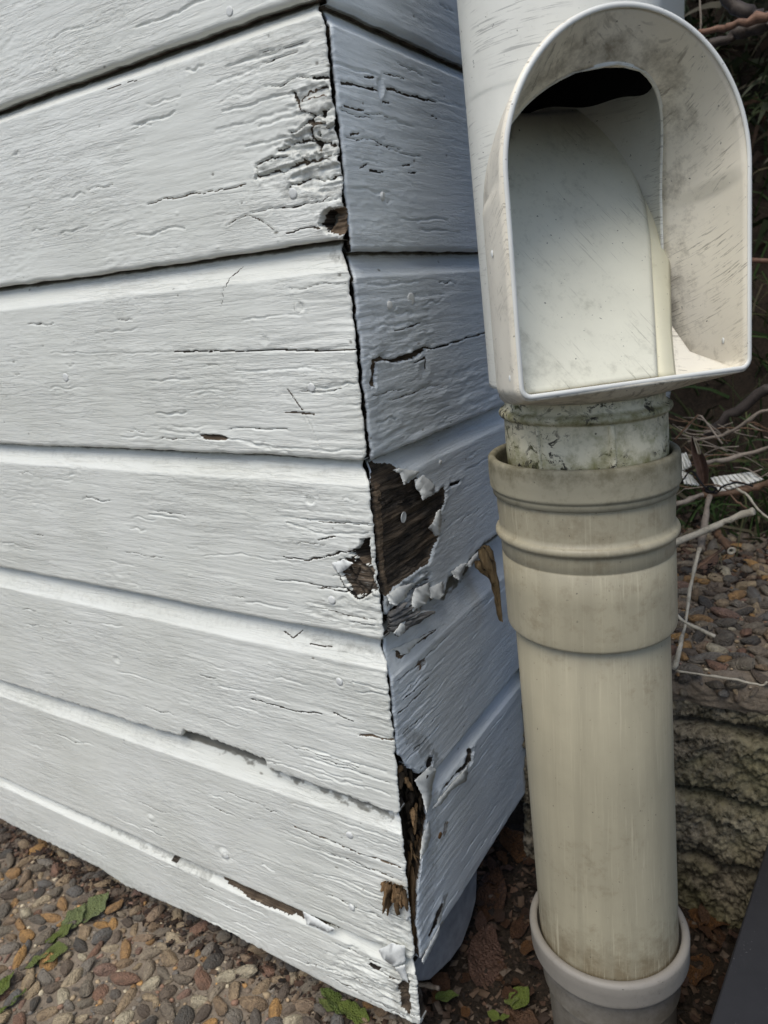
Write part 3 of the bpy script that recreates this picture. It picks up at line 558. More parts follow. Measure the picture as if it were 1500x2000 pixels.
# ------------------------------------------------------------------ pipes
AXL = .0446
def AX(z): return np.array([.1195+AXL*(-.41-z), .0866-.0105*(-.41-z), z])
def mat_pvc(name, base, dirtc, amt, moss=False, rough=.42, spec=.45, marks=None):
    m = M(name, rough, spec); v = m.obj(); n1 = m.noise(v, 18, 5, .6); n2 = m.noise(v, 160, 5, .7); n3 = m.noise(v, 55, 4, .65)
    c = m.mix(m.ramp(n1, [(.35, 0), (.7, 1)]), base, tuple(x*.86 for x in base))
    dm = m.ramp(m.math('ADD', m.math('MULTIPLY', n1, .5), m.math('MULTIPLY', n2, .5)), [(.62-amt, 0), (.78-amt*.6, 1)])
    c = m.mix(m.math('MULTIPLY', dm, .75), c, dirtc)
    dt = m.attr('dirt').outputs['Fac']
    c = m.mix(m.ramp(m.math('ADD', dt, m.math('MULTIPLY', m.math('SUBTRACT', m.noise(v, 75, 7, .75), .5), 1.9)), [(.25, 0), (.85, .9)]), c, dirtc)
    sp = m.ramp(m.noise(v, 420, 2, .5), [(.735, 0), (.75, 1)]); c = m.mix(m.math('MULTIPLY', sp, .8), c, (.05, .045, .035))
    if moss:
        bk = m.ramp(m.noise(m.mapv(v, (130, 130, 170)), 1, 7, .78, .8), [(.53, 0), (.57, 1)]); bk2 = m.ramp(m.noise(v, 34, 3, .5), [(.40, 0), (.52, 1)])
        c = m.mix(m.math('MULTIPLY', bk, bk2), c, (.03, .025, .018))
        c = m.mix(m.math('MULTIPLY', m.ramp(m.noise(v, 70, 5, .6), [(.5, 0), (.66, 1)]), .55), c, (.20, .20, .07))
    if marks == 'scuff':          # pale vertical rub marks
        s1 = m.ramp(m.noise(m.mapv(v, (420, 420, 9)), 1, 4, .6), [(.60, 0), (.66, 1)]); s2 = m.ramp(m.noise(m.mapv(v, (16, 16, 9)), 1, 2, .5), [(.46, 0), (.6, 1)])
        c = m.mix(m.math('MULTIPLY', m.math('MULTIPLY', s1, s2), .8), c, (.52, .47, .34))
        s3 = m.noise(m.mapv(v, (90, 90, 4)), 1, 3, .5); c = m.mix(m.math('MULTIPLY', m.ramp(s3, [(.42, 0), (.68, 1)]), .55), c, tuple(x*.74 for x in base)); c = m.mix(m.math('MULTIPLY', m.ramp(m.noise(m.mapv(v, (700, 700, 14)), 1, 4, .6), [(.55, 0), (.7, 1)]), .35), c, tuple(x*1.25 for x in base))
    if marks == 'craze':          # dark hairline rings of the sun brittle outside
        s1 = m.ramp(m.noise(m.mapv(v, (40, 40, 1000)), 1, 4, .6, .5), [(.56, 0), (.62, 1)]); s2 = m.ramp(m.noise(v, 24, 3, .5), [(.44, 0), (.58, 1)])
        c = m.mix(m.math('MULTIPLY', m.math('MULTIPLY', s1, s2), .55), c, (.2, .2, .19))
    if marks == 'scratch_down':
        q_ = v
        for ro in ((0, 0, -math.radians(49)), (0, math.radians(28), 0)):
            mp = m.n('ShaderNodeMapping'); mp.inputs['Rotation'].default_value = ro; m.l(q_, mp.inputs[0]); q_ = mp.outputs[0]
        s1 = m.ramp(m.noise(m.mapv(q_, (850, 60, 16)), 1, 4, .6, .3), [(.60, 0), (.66, 1)]); s2 = m.ramp(m.noise(v, 26, 3, .5), [(.46, 0), (.62, 1)])
        c = m.mix(m.math('MULTIPLY', m.math('MULTIPLY', s1, s2), .45), c, (.22, .21, .16))
    if marks == 'scratch':
        mp = m.n('ShaderNodeMapping'); mp.inputs['Rotation'].default_value = (.5, .25, .2); m.l(v, mp.inputs[0])
        s1 = m.ramp(m.noise(m.mapv(mp.outputs[0], (75, 75, 1100)), 1, 4, .6, .4), [(.57, 0), (.63, 1)]); s2 = m.ramp(m.noise(v, 28, 3, .5), [(.42, 0), (.58, 1)])
        c = m.mix(m.math('MULTIPLY', m.math('MULTIPLY', s1, s2), .65), c, (.20, .17, .13))
    m.color(c); m.bump(m.math('ADD', m.math('MULTIPLY', n2, .4), n3), .12, .0008); return m.m
PVCW = mat_pvc('white_pvc', (.76, .76, .70), (.36, .34, .28), .02, marks='craze')
PVCH = mat_pvc('white_pvc_hood', (.83, .775, .65), (.19, .16, .115), .06, marks='scratch', rough=.5)
PVCL = mat_pvc('grey_liner', (.75, .735, .61), (.36, .35, .27), .08, rough=.5, marks='scratch_down')
PVCY = mat_pvc('yellowed_pvc', (.66, .63, .47), (.34, .31, .2), .03, rough=.5)
PVCM = mat_pvc('mouldy_pvc', (.70, .655, .49), (.17, .155, .05), .10, True, rough=.6)
PVCB = mat_pvc('beige_pvc', (.40, .36, .255), (.19, .15, .09), .06, marks='scuff', rough=.45)
PVCR = mat_pvc('grimy_rim', (.32, .295, .215), (.13, .115, .07), .12, rough=.75, spec=.2)
PVCG = mat_pvc('grey_pvc', (.235, .215, .185), (.13, .115, .09), .08, rough=.55)
PBLK = mat_plain('black_bore_shade', (.012, .012, .014), .8, .2, .3, 60)
def lathe(name, prof, mat, parent, seg=96, off=(0, 0), dirt=None, wob=0):
    V = []; D = []
    for r, z in prof:
        A = AX(z)+np.array([off[0], off[1], 0])
        for k in range(seg):
            t = 2*np.pi*k/seg; V.append(A+r*np.array([np.cos(t), np.sin(t), 0])); D.append(dirt(t, z) if dirt else 0)
    me = mesh_np(name, V, gridf(len(prof), seg, True)[:, ::-1]); attr(me, 'dirt', D); return ob(name, me, mat, parent)
def arc(cx, cz, r, a0, a1, n=6): return [(cx+r*math.cos(math.radians(t)), cz+r*math.sin(math.radians(t))) for t in np.linspace(a0, a1, n)]

# lower drain: all profiles run bottom to top on the outside, then down inside
drain = thing('drain_pipe', 'beige plastic drain pipe with ringed coupling and grimy wide rim', 'drain pipe')
lathe('pipe', [(.0526, -.69), (.0526, -.68), (.0526, -.665), (.0526, -.60), (.0526, -.5), (.0526, -.39), (.049, -.385), (.049, -.5)], PVCB, drain, dirt=lambda t, z: 1.0*max(0, min(1, (-.60-z)/.055)))
cp = arc(.0545, -.3900, .003, -90, 0, 6)+[(.0576, -.386), (.0577, -.36), (.0576, -.3405), (.0569, -.3398), (.0568, -.3386), (.0575, -.3378), (.0576, -.330)]
cp += arc(.0576, -.3245, .0032, -80, 80, 8)+[(.0577, -.318), (.0583, -.306), (.0583, -.298)]
lathe('coupling', [(.0520, -.393)]+cp, PVCB, drain, dirt=lambda t, z: .25)
rp = [(.0583, -.2985), (.0603, -.2975), (.0604, -.2945)]+arc(.0590, -.291, .0030, -60, 20, 5)+[(.0622, -.285), (.0620, -.277)]+arc(.0592, -.2745, .0027, 0, 180, 9)+[(.0563, -.279), (.0560, -.30), (.0555, -.36)]
lathe('rim', rp, PVCR, drain, dirt=lambda t, z: .15+.4*(z > -.28))
lathe('seal', [(.0558, -.292), (.046, -.2935), (.046, -.33)], mat_plain('red_brown_silt', (.10, .045, .025), .9, .1, .4, 200), drain)
sock = thing('drain_socket', 'grey brown round collar in the soil that the beige pipe stands in', 'pipe collar')
sp = [(.046, -.82), (.050, -.71), (.0532, -.675)]+arc(.0555, -.6685, .0048, -100, 10, 8)+[(.0604, -.660)]+arc(.0570, -.6535, .0038, 10, 130, 8)+[(.0548, -.6535), (.0542, -.6555), (.0540, -.66), (.0533, -.662), (.0531, -.70)]
lathe('collar', sp, PVCG, sock, dirt=lambda t, z: .15+.6*max(0, min(1, (-.668-z)/.02)))
lathe('seal_ring', [(.0539, -.6575), (.0532, -.6562), (.0528, -.6580), (.0527, -.665)], mat_plain('dark_rubber', (.05, .045, .04), .7, .3), sock)

# upper downpipe with the arched hood
down = thing('downpipe', 'white plastic downpipe with an open arched hood facing the yard', 'downpipe')
TH = .715; HA = np.array([math.sin(TH), math.cos(TH), 0]); HN = np.array([math.cos(TH), -math.sin(TH), 0]); HG = -.006
RP = .0568; ZB = -.2195; ZO = -.057; ZM = -.125
def HP(a, n, z): return AX(z)+HA*a+HN*n
LK = 1.28
def thopen(z):
    if z >= ZO: return 0
    q = min(1, (ZO-z)/(ZO-ZM)); return math.radians(66)*math.sqrt(max(0, 1-(1-q)**2))
def pipe_shell(name, R, z0, z1, mat, nz=70, nt=90):
    zs = np.concatenate([np.linspace(z0, ZO, nz), np.linspace(ZO+.002, z1, 30)]); V = []
    for z in zs:
        t0 = thopen(z); A = AX(z)
        for t in np.linspace(t0, 2*np.pi-t0*LK, nt): V.append(A+R*(HN*np.cos(t)+HA*np.sin(t)))
    me = mesh_np(name, V, gridf(len(zs), nt)); bm = bmesh.new(); bm.from_mesh(me); bmesh.ops.remove_doubles(bm, verts=bm.verts, dist=2e-5); bm.to_mesh(me); bm.free(); o = ob(name, me, mat, down)
    md = o.modifiers.new('thick', 'SOLIDIFY'); md.thickness = .0022; md.offset = 1 if False else -1; return o
pipe_shell('pipe', RP, ZB-.006, .55, PVCW)
# bore above the deflector: its deep shade put in as a black lining
V = []
zs = np.linspace(-.056, .54, 24); nt = 72
for z in zs:
    for t in np.linspace(0, 2*np.pi, nt, endpoint=False): V.append(AX(z+(.002*math.sin(3*t)+.0015*math.sin(7*t+1) if z < -.055 else 0))+.0538*(HN*np.cos(t)+HA*np.sin(t)))
ob('bore_shade', mesh_np('bore_shade', V, gridf(len(zs), nt, True)), PBLK, down)
# hood: ruled shell from the rim arch back to the opening in the pipe
WR = .072; NR = .075; ZS = -.112; ZT = -.037; FR = .0045
def rim_curve():
    P = []
    for t in np.linspace(0, 1, 26, endpoint=False): P.append((-WR, ZB+FR+(ZS-ZB-FR)*t))
    for t in np.linspace(math.pi, 0, 60): P.append((WR*math.cos(t), ZS+(ZT-ZS)*math.sin(t)))
    for t in np.linspace(0, 1, 27)[1:]: P.append((WR, ZS+(ZB+FR-ZS)*t))
    for t in np.linspace(0, 90, 8)[1:]: P.append((WR-FR+FR*math.cos(math.radians(t)), ZB+FR-FR*math.sin(math.radians(t))))
    for t in np.linspace(0, 1, 30)[1:-1]: P.append(((WR-FR)*(1-2*t), ZB))
    for t in np.linspace(90, 180, 8)[:-1]: P.append((-WR+FR+FR*math.cos(math.radians(t)), ZB+FR-FR*math.sin(math.radians(t))))
    return P
RC = rim_curve(); NRC = len(RC); cr = np.array([(x, z) for x, z in RC])
def inner_pt(a_, z):
    # the matching point on the pipe
    zz = z
    if z > ZS: q = (z-ZS)/(ZT-ZS); zz = ZM+(ZO-.001-ZM)*q
    else: zz = ZM+(z-ZS)/(ZB-ZS)*((ZB-.007)-ZM)
    th = math.radians(66)*max(-1, min(1, a_/WR))
    if z > ZS: th = math.copysign(thopen(zz), a_) if abs(a_) > 1e-6 else 0
    if th < 0: th *= LK
    return AX(zz)+RP*.985*(HN*math.cos(th)+HA*math.sin(th))
rowsH = 14; V = []; D = []
for i in range(rowsH):
    q = i/(rowsH-1)
    for j, (a_, z) in enumerate(RC):
        Pr = HP(a_+HG, NR, z); Pi = inner_pt(a_, z)
        P = Pr*(1-q)+Pi*q
        side = abs(a_)/WR
        bul = .006*math.sin(math.pi*q)*(side if z < ZS else .6)
        if z < ZB+.002: P = P+np.array([0, 0, -.0035*math.sin(math.pi*min(1, q*1.3)*.5)*1]); bul = 0
        P = P+HA*bul*(1 if a_ > 0 else -1)*(.8 if z < ZS else .3)
        V.append(P)
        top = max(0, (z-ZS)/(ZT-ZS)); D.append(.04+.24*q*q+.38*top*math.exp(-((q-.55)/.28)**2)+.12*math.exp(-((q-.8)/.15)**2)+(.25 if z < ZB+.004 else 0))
me = mesh_np('hood', V, gridf(rowsH, NRC, True)); attr(me, 'dirt', D); hood = ob('hood', me, PVCH, down)
md = hood.modifiers.new('thick', 'SOLIDIFY'); md.thickness = .0034; md.offset = 1; md.use_even_offset = True
# bright worn rim bead
V = []
for j in range(NRC):
    a_, z = RC[j]; a0, z0 = RC[j-1]; a1, z1 = RC[(j+1) % NRC]; t = np.array([a1-a0, z1-z0]); t /= np.linalg.norm(t); no = np.array([-t[1], t[0]])
    for k in range(8):
        an = 2*np.pi*k/8; rr = .0014
        V.append(HP(a_+HG+no[0]*(rr*np.cos(an)+.0012), NR+.0006+rr*.6*np.sin(an), z+no[1]*(rr*np.cos(an)+.0012)))
me = mesh_np('rim_bead', V, np.vstack([gridf(NRC, 8, True), np.stack([(NRC-1)*8+np.arange(8), (NRC-1)*8+(np.arange(8)+1) % 8, (np.arange(8)+1) % 8, np.arange(8)], -1)]))
attr(me, 'dirt', np.zeros(len(V))); ob('rim_bead', me, mat_pvc('worn_edge', (.80, .80, .75), (.35, .34, .28), .0, rough=.45), down)
# sloping deflector plate inside
nB, nT = .066, -.046; zBt, zTp = ZB+.001, -.058
def on_liner(x, y, lift=0):
    t = np.array([0, 0, zTp-zBt])+HN*(nT-nB); nn = np.cross(HA, t); nn /= np.linalg.norm(nn)
    if nn @ HN < 0: nn = -nn
    P0 = HP(0, nB, zBt); return onp(x, y, P0+nn*lift, nn)
def strip(name, Lft, Rgt, lifts, mat, nc=14, nr=40, thick=.0016, bulge=None, dirt=None):
    def rs(P, n):
        P = np.array(P, float); s_ = np.r_[0, np.cumsum(np.hypot(*np.diff(P, axis=0).T))]; t = np.linspace(0, s_[-1], n); return np.stack([np.interp(t, s_, P[:, k]) for k in (0, 1)], -1)
    A_ = rs(Lft, nr); B_ = rs(Rgt, nr); V = []; D = []
    for i in range(nr):
        for j in range(nc):
            q = j/(nc-1); x, y = A_[i]*(1-q)+B_[i]*q
            V.append(on_liner(x, y, lifts+(bulge(q, i/(nr-1)) if bulge else 0))); D.append(dirt(q, i/(nr-1)) if dirt else .1)
    me = mesh_np(name, V, gridf(nr, nc)); attr(me, 'dirt', D); o = ob(name, me, mat, down)
    md = o.modifiers.new('thick', 'SOLIDIFY'); md.thickness = thick; md.offset = -1; return o
lin = strip('deflector', [(1003, 226), (985, 300), (985, 500), (1000, 650), (1022, 772)], [(1188, 214), (1196, 244), (1214, 290), (1240, 345), (1258, 400), (1268, 470), (1275, 600), (1282, 737)], 0, PVCL, 30, 60,
            bulge=lambda q, t: -.0025*math.sin(q*math.pi)*(1-t)+.0012*math.exp(-((q-.42)/.05)**2)*(t < .45)*(1-t/.45), dirt=lambda q, t: .1+.25*max(0, .12-abs(q))/.12+.15*(t > .9))
strip('rib', [(1183, 212), (1190, 244), (1208, 292), (1234, 347), (1254, 402), (1264, 470), (1271, 600), (1279, 690), (1282, 738)], [(1196, 208), (1226, 240), (1248, 296), (1270, 350), (1292, 402), (1304, 470), (1306, 560), (1308, 650), (1312, 700), (1316, 738)], -.002, PVCY, 8, 50,
      bulge=lambda q, t: .002*math.sin(q*math.pi))
strip('hood_floor', [(1300, 640), (1296, 700), (1300, 742)], [(1310, 640), (1345, 690), (1436, 722)], -.0026, PVCH, 12, 14, dirt=lambda q, t: .25*(1-t)+.1)
# spigot below the hood
offs = (.0035, -.0015)
spg = [(.0488, -.300), (.0505, -.285), (.0515, -.281), (.0518, -.262), (.0516, -.2475)]+arc(.0520, -.2435, .0028, -70, 80, 7)+[(.0505, -.239), (.0500, -.222)]
def spd(t, z): return .22+.75*max(0, min(1, (-.262-z)/.016))+(.4 if abs(z+.2435) < .003 else 0)
lathe('spigot', spg, PVCM, down, off=offs, dirt=spd)
tr = math.atan2(CP[1]-.087, CP[0]-.113)
for dt, wd in ((.30, .0022), (-.55, .0012)):
    V, F = [], None
    for z in np.linspace(-.285, -.247, 14):
        A = AX(z)+np.array([*offs, 0])
        for k in range(6):
            t = tr+dt+(k/5-.5)*2*wd/.052; rr = .0512+(.0026 if 0 < k < 5 else 0); V.append(A+rr*np.array([math.cos(t), math.sin(t), 0]))
    me = mesh_np('seam', V, gridf(14, 6)); attr(me, 'dirt', np.full(len(V), .4)); ob('seam', me, PVCM, down)
# small screw dimples on the hood
for q in ((1415, 665), (968, 495), (1003, 738)):
    P = onp(*q, HP(WR*(1 if q[0] > 1200 else -1)+HG, NR*.8, -.2), HA)
    V = []
    for rr, hh in ((0, .0004), (.0014, .0004), (.002, 0)):
        for k in range(10):
            an = k*.628; V.append(P+rr*.6*math.cos(an)*HN+rr*math.sin(an)*np.array([0, 0, 1])-HA*(hh+.001 if q[0] > 1200 else hh+.002))
    ob('rivet', mesh_np('rivet', V, gridf(3, 10, True)), FLAKE, down)

# ------------------------------------------------------------------ ground
def mat_soil():
    m = M('dark_soil', .95, .15); v = m.obj(); n1 = m.noise(v, 30, 6, .65); n2 = m.noise(v, 300, 5, .7)
    m.color(m.mix(m.ramp(n2, [(.3, 0), (.72, 1)]), (.012, .010, .008), m.mix(n1, (.035, .026, .018), (.075, .055, .04)))); m.bump(m.math('ADD', n1, n2), 1, .004); return m.m
SOIL = mat_soil()
def sheet(name, x0, x1, y0, y1, nx, ny, zf, mat):
    X, Y = np.meshgrid(np.linspace(x0, x1, nx), np.linspace(y0, y1, ny)); Z = zf(X, Y)
    return ob(name, mesh_np(name, np.stack([X, Y, Z], -1), gridf(ny, nx)), mat)
kind(sheet('ground', -60, 60, -60, 60, 3, 3, lambda x, y: x*0-.83, SOIL), 'structure')
GZ = -.778
soil_z = lambda x, y: GZ-.004+.006*fbm(x*22, y*22, 5, 4)+.003*gn(x*120, y*120, 9)+.012*sst(.12, .25, y)
kind(sheet('soil', -.14, .62, -.30, .60, 260, 300, soil_z, SOIL), 'structure')
def mat_mortar():
    m = M('aggregate_mortar', .9, .2); v = m.obj(); n1 = m.noise(v, 12, 5, .6); n2 = m.noise(v, 400, 4, .7)
    m.color(m.mix(m.ramp(n1, [(.35, 0), (.7, 1)]), m.mix(n2, (.13, .105, .08), (.36, .30, .235)), m.mix(n2, (.065, .05, .036), (.22, .18, .135)))); m.bump(n2, 1, .002); return m.m
MORT = mat_mortar()
def mat_pebble(island=False):
    m = M('pebble'+('_fine' if island else ''), .68, .3)
    rnd = m.n('ShaderNodeNewGeometry').outputs['Random Per Island'] if island else m.n('ShaderNodeObjectInfo').outputs['Random']
    cols = [(.14, .13, .115), (.19, .165, .135), (.25, .185, .125), (.085, .082, .078), (.33, .205, .10), (.22, .135, .10), (.40, .34, .25), (.14, .14, .14), (.40, .24, .10), (.27, .205, .15), (.21, .195, .175), (.44, .40, .31), (.12, .10, .085), (.31, .24, .165), (.25, .165, .135), (.13, .12, .11), (.28, .24, .19), (.17, .14, .115), (.36, .29, .20), (.20, .18, .15)]
    cols = [tuple(min(.6, x*1.32)*t for x, t in zip(q, (1.02, .97, .88))) for q in cols]; c = m.ramp(rnd, [(i/len(cols), q) for i, q in enumerate(cols)], 'CONSTANT')
    v = m.obj() if island else m.n('ShaderNodeTexCoord').outputs['Object']
    n = m.noise(v, 300 if island else 1.6, 4, .6); n2 = m.noise(v, 900 if island else 7, 3, .6)
    m.color(m.mix(m.ramp(n, [(.38, 0), (.66, .6)]), c, (.10, .075, .055))); m.bump(m.math('ADD', n, n2), .6, .0009 if island else .12); return m.m
PEB = mat_pebble(); PEBF = mat_pebble(True)
def ico(sub, seed, sq=.6):
    bm = bmesh.new(); bmesh.ops.create_icosphere(bm, subdivisions=sub, radius=1); r = np.random.default_rng(seed)
    k = r.normal(size=(3, 3))*.16; ph = r.uniform(0, 6, 3); ax = (1, r.uniform(.6, .95), sq*r.uniform(.75, 1.15))
    cut = [(r.normal(size=3), r.uniform(.5, .8)) for _ in range(6)]
    for v in bm.verts:
        p = np.array(v.co); p = p*(1+.14*math.sin(2.1*p@k[0]*6+ph[0])+.10*math.sin(3*p@k[1]*6+ph[1]))
        for n_, d_ in cut:
            n_ = n_/np.linalg.norm(n_); q = p@n_
            if q > d_: p = p-n_*(q-d_)*.93
        v.co = p*np.array(ax)
    for f_ in bm.faces: f_.smooth = True
    me = bpy.data.meshes.new('pebble'); bm.to_mesh(me); bm.free(); return me
PM = [ico(2, 100+i, .62) for i in range(12)]
PMF = []
for i in range(6):
    me = ico(1, 300+i, .65); PMF.append((np.array([v.co[:] for v in me.vertices]), np.array([p.vertices[:] for p in me.polygons])))
def scatter(area, n, rmin, rmax, power, seed, fill=.92, G0=None, tries=14):
    """sizes big to small thrown so that they touch but hardly overlap"""
    r = random.Random(seed); cell = .025; G = G0 if G0 is not None else {}; out = []
    sizes = sorted([rmin+(rmax-rmin)*r.random()**power for _ in range(n)], reverse=True)
    for s_ in sizes:
        for _ in range(tries):
            x, y = area(r)
            i, j = int(x//cell), int(y//cell); ok = True
            for a_ in (-1, 0, 1):
                for b_ in (-1, 0, 1):
                    for (X, Y, R) in G.get((i+a_, j+b_), ()):
                        if (X-x)**2+(Y-y)**2 < ((R+s_)*fill)**2: ok = False; break
                    if not ok: break
                if not ok: break
            if ok: out.append((x, y, s_)); G.setdefault((i, j), []).append((x, y, s_)); break
    return out
def pebbles(parent, pts, zf, nmax, seed, view=None, fine_parent=None):
    r = random.Random(seed); vis = sorted(pts, key=lambda q: -q[2]*(1 if (view is None or view(q[0], q[1])) else .0001))
    big, small = vis[:nmax], vis[nmax:]
    for i, (x, y, s_) in enumerate(big):
        o = bpy.data.objects.new('pebble', PM[r.randrange(12)]); COL.objects.link(o); o.parent = parent
        if not o.data.materials: o.data.materials.append(PEB)
        o.location = (x, y, zf(x, y)+s_*r.uniform(-.08, .18)); o.scale = (s_*r.uniform(1.05, 1.5), s_*r.uniform(.9, 1.05), s_*r.uniform(.75, 1.1)); o.rotation_euler = (r.uniform(-.4, .4), r.uniform(-.4, .4), r.uniform(0, 6.28))
    P = []
    for (x, y, s_) in small:
        V, F = PMF[r.randrange(6)]; t = r.uniform(0, 6.28); c_, n_ = math.cos(t), math.sin(t)
        W = V*s_*1.1; P.append((np.stack([W[:, 0]*c_-W[:, 1]*n_+x, W[:, 0]*n_+W[:, 1]*c_+y, W[:, 2]+zf(x, y)+s_*r.uniform(-.1, .25)], -1), F))
    if P:
        V, F = join(P); kind(ob('fine_pebbles', mesh_np('fine_pebbles', V, F), PEBF, parent), 'stuff')
pav_z = lambda x, y: GZ+.0015*fbm(np.asarray(x)*40., np.asarray(y)*40., 3, 3)
paving = kind(sheet('paving', -1.3, -.02, -.75, .06, 220, 140, lambda x, y: pav_z(x, y)-.05*sst(-.035, -.02, x), MORT), 'structure')
def proj(P):
    d = np.asarray(P)-CP; z = d @ CW; return 750+CF*(d @ CR)/z, 1000-CF*(d @ CU)/z
def inview(x, y, z=GZ):
    q = proj((x, y, z)); return -20 < q[0] < 830 and q[1] < 2030
GP = {}
pts = scatter(lambda r: (r.uniform(-.80, -.03), r.uniform(-.26, .03)), 2300, .0042, .0115, 1.5, 11, .80, GP, 40)
pts += [q for q in scatter(lambda r: (r.uniform(-.80, -.03), r.uniform(-.26, .03)), 9000, .0014, .0043, 1.6, 12, .80, GP, 12)]
pebbles(paving, pts, lambda x, y: float(pav_z(x, y)), 290, 4, inview)

# ------------------------------------------------------------------ stone wall and coping slab
def mat_stone():
    m = M('mossy_stone', .95, .15); v = m.obj(); n1 = m.noise(v, 22, 6, .65); n2 = m.noise(v, 140, 6, .7); n3 = m.noise(v, 14, 4, .6)
    c = m.mix(m.ramp(n2, [(.38, 0), (.62, 1)]), (.05, .043, .03), m.mix(n1, (.40, .355, .27), (.28, .235, .18)))
    c = m.mix(m.ramp(m.math('ADD', m.math('MULTIPLY', n3, .6), m.math('MULTIPLY', n2, .4)), [(.45, 0), (.62, .62)]), c, m.mix(n2, (.045, .045, .013), (.18, .17, .07)))
    m.color(c); m.bump(m.math('ADD', n1, n2), 1, .005); return m.m
STONE = mat_stone()
wall = thing('stone_wall', 'low mossy wall of rough split stone blocks behind the beige pipe', 'stone wall')
rows_z = [(-.80, -.7045), (-.701, -.634), (-.6305, -.5625), (-.559, -.514)]
def block(x0, x1, z0, z1, seed, yf):
    nx = int((x1-x0)/.0018)+2; nz = int((z1-z0)/.0018)+2; s_ = np.linspace(0, 1, nx); t = np.linspace(0, 1, nz); Sx, T = np.meshgrid(s_, t)
    X = x0+(x1-x0)*Sx; Z = z0+(z1-z0)*T
    ed = np.minimum(np.minimum(Sx*(x1-x0), (1-Sx)*(x1-x0)), np.minimum(T*(z1-z0), (1-T)*(z1-z0)))
    fx = X+.008*fbm(X*60, Z*60, seed+8, 3); fz = Z+.006*fbm(X*60, Z*60, seed+9, 3)
    rg = .005*fbm(fx*18+seed, fz*26, seed, 3)+.0045*np.floor(2.5*fbm(fx*38, fz*42, seed+3, 2))/2.5+.0040*np.abs(fbm(fx*120, fz*125, seed+6, 4, .6))+.0026*fbm(X*190, Z*200, seed+5, 5, .65)
    Y = yf-.006-rg+.024*np.exp(-ed/.0028)
    Z = Z+.004*gn(X*25, X*0+seed, seed)*(1-np.abs(2*T-1))+.0022*gn(X*30, X*0, 77+int(z0*1000))
    V = np.stack([X, Y, Z], -1).reshape(-1, 3); F = gridf(nz, nx)
    bd = np.concatenate([np.arange(nx), nx*np.arange(1, nz)+nx-1, nx*(nz-1)+np.arange(nx-2, -1, -1), nx*np.arange(nz-2, 0, -1)])
    B = V[bd].copy(); B[:, 1] = yf+.09; n = len(V); V = np.vstack([V, B]); k = np.arange(len(bd)); k2 = (k+1) % len(bd)
    F = np.vstack([F, np.stack([bd[k2], bd[k], n+k, n+k2], -1)])
    return mesh_np('block', V, F)
rb = random.Random(5)
for k, (z0, z1) in enumerate(rows_z):
    x = -.012
    first = True
    while x < .78:
        wd = (rb.uniform(.09, .125) if first else rb.uniform(.15, .24)) if first else rb.uniform(.15, .24)
        ob('block', block(x+.0015, min(x+wd, .80)-.0015, z0, z1, 11*k+int(x*97)+3, .250+rb.uniform(-.004, .004)), STONE, wall); x += wd; first = False
ob('core', mesh_np('core', *box_np(-.02, .79, .29, .40, -.83, -.52), False), SOIL, wall)
slab = thing('coping_slab', 'exposed pebble concrete slab capping the mossy stone wall', 'slab')
def slab_z(x, y):
    x = np.asarray(x, float); y = np.asarray(y, float); ed = .243+.004*fbm(x*40, x*0, 21, 3)
    return -.5055-.011*(1-sst(ed-.002, ed+.012, y))+.0018*fbm(x*50, y*50, 22, 3)
def slab_body():
    X, T = np.meshgrid(np.linspace(-.012, .80, 330), np.linspace(0, 1, 170)); y = np.where(T < .16, .2445-.003*np.sin(T/.16*3.14), .2445+(T-.16)/.84*.40)
    z = np.where(T < .16, -.5155-.022*(1-T/.16), slab_z(X, y)); y = y-.003*fbm(X*60, z*90, 31, 4)*(T < .2)
    o = ob('concrete', mesh_np('concrete', np.stack([X, y, z], -1), gridf(170, 330)), MORT, slab)
slab_body()
GS = {}
pts = scatter(lambda r: (r.uniform(.0, .62), r.uniform(.243, .62)), 1500, .0048, .0125, 1.4, 21, .78, GS, 60)
pts += scatter(lambda r: (r.uniform(.0, .62), r.uniform(.243, .62)), 6500, .0014, .0044, 1.5, 22, .80, GS, 10)
pebbles(slab, pts, lambda x, y: float(slab_z(x, y))+.0012, 280, 8, lambda x, y: (lambda q: 1280 < q[0] < 1540)(proj((x, y, -.505))))
r = random.Random(77)
for i in range(16):                                            # pebbles in the broken front edge
    s_ = r.uniform(.004, .008); o = bpy.data.objects.new('pebble', PM[r.randrange(12)]); COL.objects.link(o); o.parent = slab
    o.location = (r.uniform(.13, .26), .242+r.uniform(-.001, .003), r.uniform(-.532, -.512)); o.scale = (s_*1.2, s_*.8, s_); o.rotation_euler = (r.uniform(0, 6), r.uniform(0, 6), r.uniform(0, 6))

# dark bank behind the slab
bank_z = lambda x, y: -.515+.02*fbm(x*9, y*9, 41, 4)+sst(.75, 1.6, y)*1.1+sst(1.3, 2.1, y)*.8
kind(sheet('earth_bank', -1.6, 2.6, .56, 2.4, 260, 150, lambda x, y: bank_z(x, y)-.9*(1-sst(1.02, 1.12, y))*(x < -.02), SOIL), 'structure')

